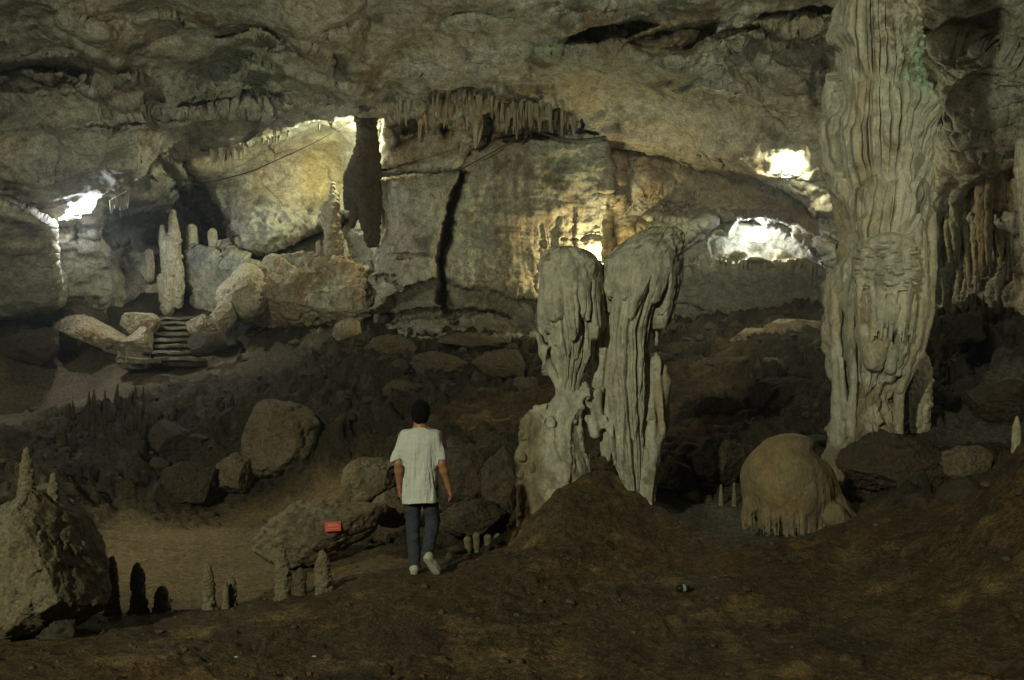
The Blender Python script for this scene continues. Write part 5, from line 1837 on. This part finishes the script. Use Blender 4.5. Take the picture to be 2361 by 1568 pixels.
lathe("can_body", [(.001, -.06), (.026, -.06), (.033, -.052), (.033, .045), (.028, .056), (.027, .06), (.001, .058)], M_CAN, cn)
lathe("can_band", [(.0335, -.012), (.0338, -.010), (.0338, .012), (.0335, .014)], M_LAB, cn)
M_PAP = plain_mat("paper_scrap", (0.45, 0.45, 0.42), .8)
for i, (x, y, s, lab) in enumerate([(174, 1430, .03, "crumpled white paper scrap in the shadow below the large speckled boulder"), (724, 1895 * .8, .012, "tiny white paper scrap on the earth in front"),
                                    (545, 1535, .011, "tiny pale paper scrap lying left on the earth in front")]):
    g = ground_hit(x, min(y, 1516))
    v, f = ICO[3]
    v = v * np.array((1.4, 1, .5)) * s * (1 + .5 * fbm(v, 1.8, 3, 70 + i)[:, None])
    o = link("paper_scrap", raw_mesh("paper_scrap", v, f, M_PAP, False))
    o.location = g + np.array((0, 0, s * .3))
    tag(o, lab, "paper scrap", "scraps of litter")

# ------------------------------------------------------------------ the walking man
M_SKIN = plain_mat("skin", (0.34, 0.16, 0.085), .5, 25, .08)
M_HAIR = plain_mat("black_hair", (0.006, 0.0055, 0.006), .9, 120, .4, bump=.6)
M_HAIR.node_tree.nodes["Principled BSDF"].inputs["Specular IOR Level"].default_value = 0.08
M_SHIRT = plain_mat("white_cotton", (0.55, 0.57, 0.52), .9, 60, .05, bump=.15)
M_JEANS = plain_mat("dark_denim", (0.034, 0.038, 0.052), .85, 90, .25, bump=.2)
M_SHOE = plain_mat("pale_canvas", (0.40, 0.39, 0.31), .7, 40, .1)
M_SOLE = plain_mat("shoe_sole", (0.42, 0.40, 0.33), .7, 40, .1)
px_, py_ = float(P(968, 1322, 9.0)[0]), 9.0
pz_ = ground_z(px_ - .05, py_)
man = empty("person", (px_, py_, pz_))
tag(man, "man in a white t-shirt and dark jeans walking away from the viewer into the cave", "person")
LH, LK, LA = (-.085, 0, .90), (-.075, .045, .49), (-.052, 0, .10)
RH, RK, RA = (.085, 0, .90), (.115, .10, .49), (.085, -.20, .235)
LS, LE, LWr = (-.165, 0, 1.375), (-.222, -.015, 1.10), (-.215, .06, .855)
RS, RE, RW = (.165, 0, 1.375), (.218, -.03, 1.10), (.282, .02, .865)
b = Field((-.42, -.42, -.02), (.42, .34, 1.76), .0075)
b.ell((0, -.005, 1.615), (.073, .092, .105), .03)             # skull
b.ell((0, .035, 1.565), (.055, .062, .075), .04)              # jaw
b.ell((0, .10, 1.585), (.012, .02, .022), .015)               # nose
b.ell((0, .09, 1.545), (.024, .012, .008), .01)               # mouth
for s in (-1, 1):
    b.ell((s * .077, .0, 1.585), (.012, .02, .031), .012)     # ears
    b.ell((s * .03, .083, 1.61), (.014, .01, .009), .008)     # eyes
b.cone((0, -.012, 1.40), (0, -.002, 1.54), .062, .055, .05)
b.chain([(-.15, -.005, 1.375), (0, -.015, 1.395), (.15, -.005, 1.375)], [.046, .050, .046], .03)
b.ell((0, -.005, 1.27), (.165, .105, .17), .08)
b.ell((0, .0, 1.09), (.14, .095, .14), .08)
b.ell((0, .0, .93), (.155, .105, .12), .08)
for (h, kn, an) in ((LH, LK, LA), (RH, RK, RA)):
    b.chain([h, kn, an], [.085, .055, .04], .04)
for (s, e, w) in ((LS, LE, LWr), (RS, RE, RW)):
    m = tuple(np.array(e) * .7 + np.array(w) * .3)
    b.chain([s, e, m, w], [.056, .041, .042, .028], .025)
for w, e, sx_ in ((LWr, LE, -1), (RW, RE, 1)):                # hands: palm, four bent fingers, thumb
    w = np.array(w)
    d = w - np.array(e)
    d /= np.linalg.norm(d)
    fw = np.array((0, 1.0, 0)) - d * d[1]
    fw /= np.linalg.norm(fw)
    inn = np.array((-sx_ * 1.0, 0, 0)) - d * (-sx_ * d[0])
    inn /= np.linalg.norm(inn)
    for q in (-.5, .5):
        b.cone(w, w + d * .085 + fw * q * .05, .022, .017, .02)
    for i, ln in enumerate((.066, .076, .072, .056)):
        a = w + d * .088 + fw * (.031 - .0205 * i)
        m1 = a + d * ln * .45 + inn * .010
        m2 = m1 + (d * .75 + inn * .65) * ln * .32
        m3 = m2 + (d * .45 + inn * .9) * ln * .28
        b.chain([a, m1, m2, m3], [.0098, .009, .0082, .0072], .004)
    a = w + d * .028 + fw * .026
    b.chain([a, a + d * .032 + fw * .022 + inn * .008, a + d * .062 + fw * .026 + inn * .016], [.0125, .0105, .0088], .006)
body = b.mesh("body", M_SKIN)
link("body", body, man)
# hair
b = Field((-.12, -.14, 1.5), (.12, .14, 1.76), .006)
b.ell((0, -.014, 1.632), (.094, .110, .108), .02)
b.ell((0, -.035, 1.595), (.088, .092, .09), .03)
b.cone((0, .13, 1.50), (0, .16, 1.63), .075, .075, .02, True)
b.ell((0, -.055, 1.56), (.07, .055, .06), .03)
for q in (-1, 1):
    b.ell((q * .098, .035, 1.55), (.03, .075, .055), .01, True)
b.cut(2, 1.508)
hm_ = b.mesh("hair", M_HAIR)
displace(hm_, lambda v: fbm(v, 22, 3, 3, .6) * .010 + fbm(v, 60, 2, 5) * .004)
link("hair", hm_, man)
# t-shirt
b = Field((-.36, -.24, .64), (.36, .24, 1.47), .0085)
Z = [.68, .80, .95, 1.10, 1.25, 1.34, 1.40, 1.44]
RX = [.190, .186, .176, .172, .180, .188, .182, .165]
RYv = [.172, .168, .150, .140, .138, .130, .118, .110]
zz = b.ax[2]
rx, ry = np.interp(zz, Z, RX).reshape(1, 1, -1), np.interp(zz, Z, RYv).reshape(1, 1, -1)
X_, Y_ = b.ax[0].reshape(-1, 1, 1), b.ax[1].reshape(1, -1, 1)
e = ((np.abs(X_ - .004) / rx) ** 2.5 + (np.abs(Y_) / ry) ** 2.5) ** .4
b.f = np.minimum(b.f, ((e - 1) * np.minimum(rx, ry)).astype(np.float32))
sh = (1.445 - zz).reshape(1, 1, -1) - .0 * X_                     # shoulder slope
b.f = np.maximum(b.f, (zz.reshape(1, 1, -1) - (1.490 - .46 * np.abs(X_))).astype(np.float32) * .8)
b.cone((-.150, -.005, 1.372), (-.228, -.012, 1.135), .072, .070, .05)
b.cone((.150, -.005, 1.372), (.212, -.02, 1.135), .072, .070, .05)
hem = (.705 + .012 * np.sin(9 * X_ + 1) - .06 * np.maximum(X_ - .15, 0) - .018 * (1 - X_ / .2) * 0) - zz.reshape(1, 1, -1)
ssx = np.maximum(np.abs(X_) - .2, 0)
b.f = np.maximum(b.f, (hem + 0 * Y_).astype(np.float32))
cuff = np.where(np.abs(X_) > .195, 1.128 - .25 * (np.abs(X_) - .24) - zz.reshape(1, 1, -1), -1)
b.f = np.maximum(b.f, (cuff + 0 * Y_).astype(np.float32))
b.cone((0, .012, 1.435), (0, .012, 1.54), .055, .065, .01, True)
sm = b.mesh("t_shirt", M_SHIRT)


def folds(v):
    low = sstep(1.38, .9, v[:, 2])
    f = fbm(v, 9, 3, 6, .5, True, (1, 1, .16)) * .024 * (.35 + .65 * low)
    f += fbm(v, 5, 3, 7, .5, False, (1.2, 1, .5)) * .014
    return (f + fbm(v, 14, 3, 8, .5, True, (.5, 1, 1.2)) * .004) * sstep(1.46, 1.38, v[:, 2]) * sstep(.705, .78, v[:, 2]) + .004


displace(sm, folds)
link("t_shirt", sm, man)
# jeans
b = Field((-.28, -.36, .05), (.30, .28, .95), .0085)
b.ell((0, -.0, .88), (.158, .112, .13), .05)
b.chain([(-.083, 0, .86), (-.076, .035, .49), (-.055, -.005, .085)], [.094, .074, .064], .03)
b.chain([(.083, 0, .86), (.118, .085, .50), (.09, -.20, .225)], [.094, .075, .062], .03)
b.cut(2, .06)
jm = b.mesh("jeans", M_JEANS)
displace(jm, lambda v: fbm(v, 7, 3, 9, .55, True, (.7, .7, 1.6)) * .011 * sstep(.85, .4, v[:, 2]) + fbm(v, 10, 3, 10) * .006)
link("jeans", jm, man)


def shoe(ankle, heel, toe, up, name_l=None):
    """a canvas shoe from heel to toe; up points out of its upper side"""
    heel, toe, up = (np.array(x, float) for x in (heel, toe, up))
    d = toe - heel
    L = np.linalg.norm(d)
    d /= L
    up -= d * (up @ d)
    up /= np.linalg.norm(up)
    lo = np.minimum(np.minimum(heel, toe), ankle) - .1
    hi = np.maximum(np.maximum(heel, toe), ankle) + .1
    f = Field(lo, hi, .006)
    f.cone(heel + d * .04 + up * .045, toe - d * .05 + up * .036, .042, .036, .02)
    f.cone(heel + d * .13 + up * .045, toe - d * .06 + up * .036, .044, .044, .03)
    f.cone(heel + d * .05 + up * .05, np.array(ankle) * .35 + (heel + d * .05 + up * .05) * .65, .044, .046, .03)
    o = link("shoe", f.mesh("shoe", M_SHOE), man)
    g_ = Field(lo, hi, .006)
    g_.cone(heel + d * .045 + up * .012, toe - d * .05 + up * .012, .04, .038, .02)
    g_.cone(heel + d * .16 + up * .012, toe - d * .06 + up * .012, .046, .046, .02)
    X, Y, Zg = g_.ax[0].reshape(-1, 1, 1), g_.ax[1].reshape(1, -1, 1), g_.ax[2].reshape(1, 1, -1)
    hgt = (X - heel[0]) * up[0] + (Y - heel[1]) * up[1] + (Zg - heel[2]) * up[2]
    g_.f = np.maximum(np.maximum(g_.f, (hgt - .026).astype(np.float32)), (-hgt - .002).astype(np.float32))
    link("sole", g_.mesh("sole", M_SOLE), o)
    return o


shoe((-.052, 0, .10), (-.05, -.075, .004), (-.072, .20, .004), (0, 0, 1))
shoe((.085, -.20, .235), (.07, -.285, .215), (.195, -.155, .012), (.35, .72, .62))

# ------------------------------------------------------------------ the damp air of the cave
lo, hi = np.full(3, 1e9), np.full(3, -1e9)
bpy.context.view_layer.update()
for ob in bpy.data.objects:
    if ob.type == 'MESH':
        m = np.array(ob.matrix_world)
        bb = np.array([b_[:] for b_ in ob.bound_box]) @ m[:3, :3].T + m[:3, 3]
        lo, hi = np.minimum(lo, bb.min(0)), np.maximum(hi, bb.max(0))
lo, hi = lo - 1, hi + 1
hz = link("haze", raw_mesh("haze", [(x, y, z) for x in (lo[0], hi[0]) for y in (lo[1], hi[1]) for z in (lo[2], hi[2])],
                           [(0, 1, 3, 2), (4, 6, 7, 5), (0, 4, 5, 1), (2, 3, 7, 6), (0, 2, 6, 4), (1, 5, 7, 3)], None, False))
hm2 = bpy.data.materials.new("damp_air")
hm2.use_nodes = True
nt = hm2.node_tree
nt.nodes.remove(nt.nodes["Principled BSDF"])
pv = nt.nodes.new("ShaderNodeVolumePrincipled")
pv.inputs["Color"].default_value = (0.86, 0.92, 1.0, 1)
pv.inputs["Density"].default_value = 0.0014
pv.inputs["Anisotropy"].default_value = 0.72
nt.links.new(pv.outputs[0], nt.nodes["Material Output"].inputs["Volume"])
hz.data.materials.append(hm2)
tag(hz, "thin damp haze hanging in the cave air", "haze", kind="stuff")
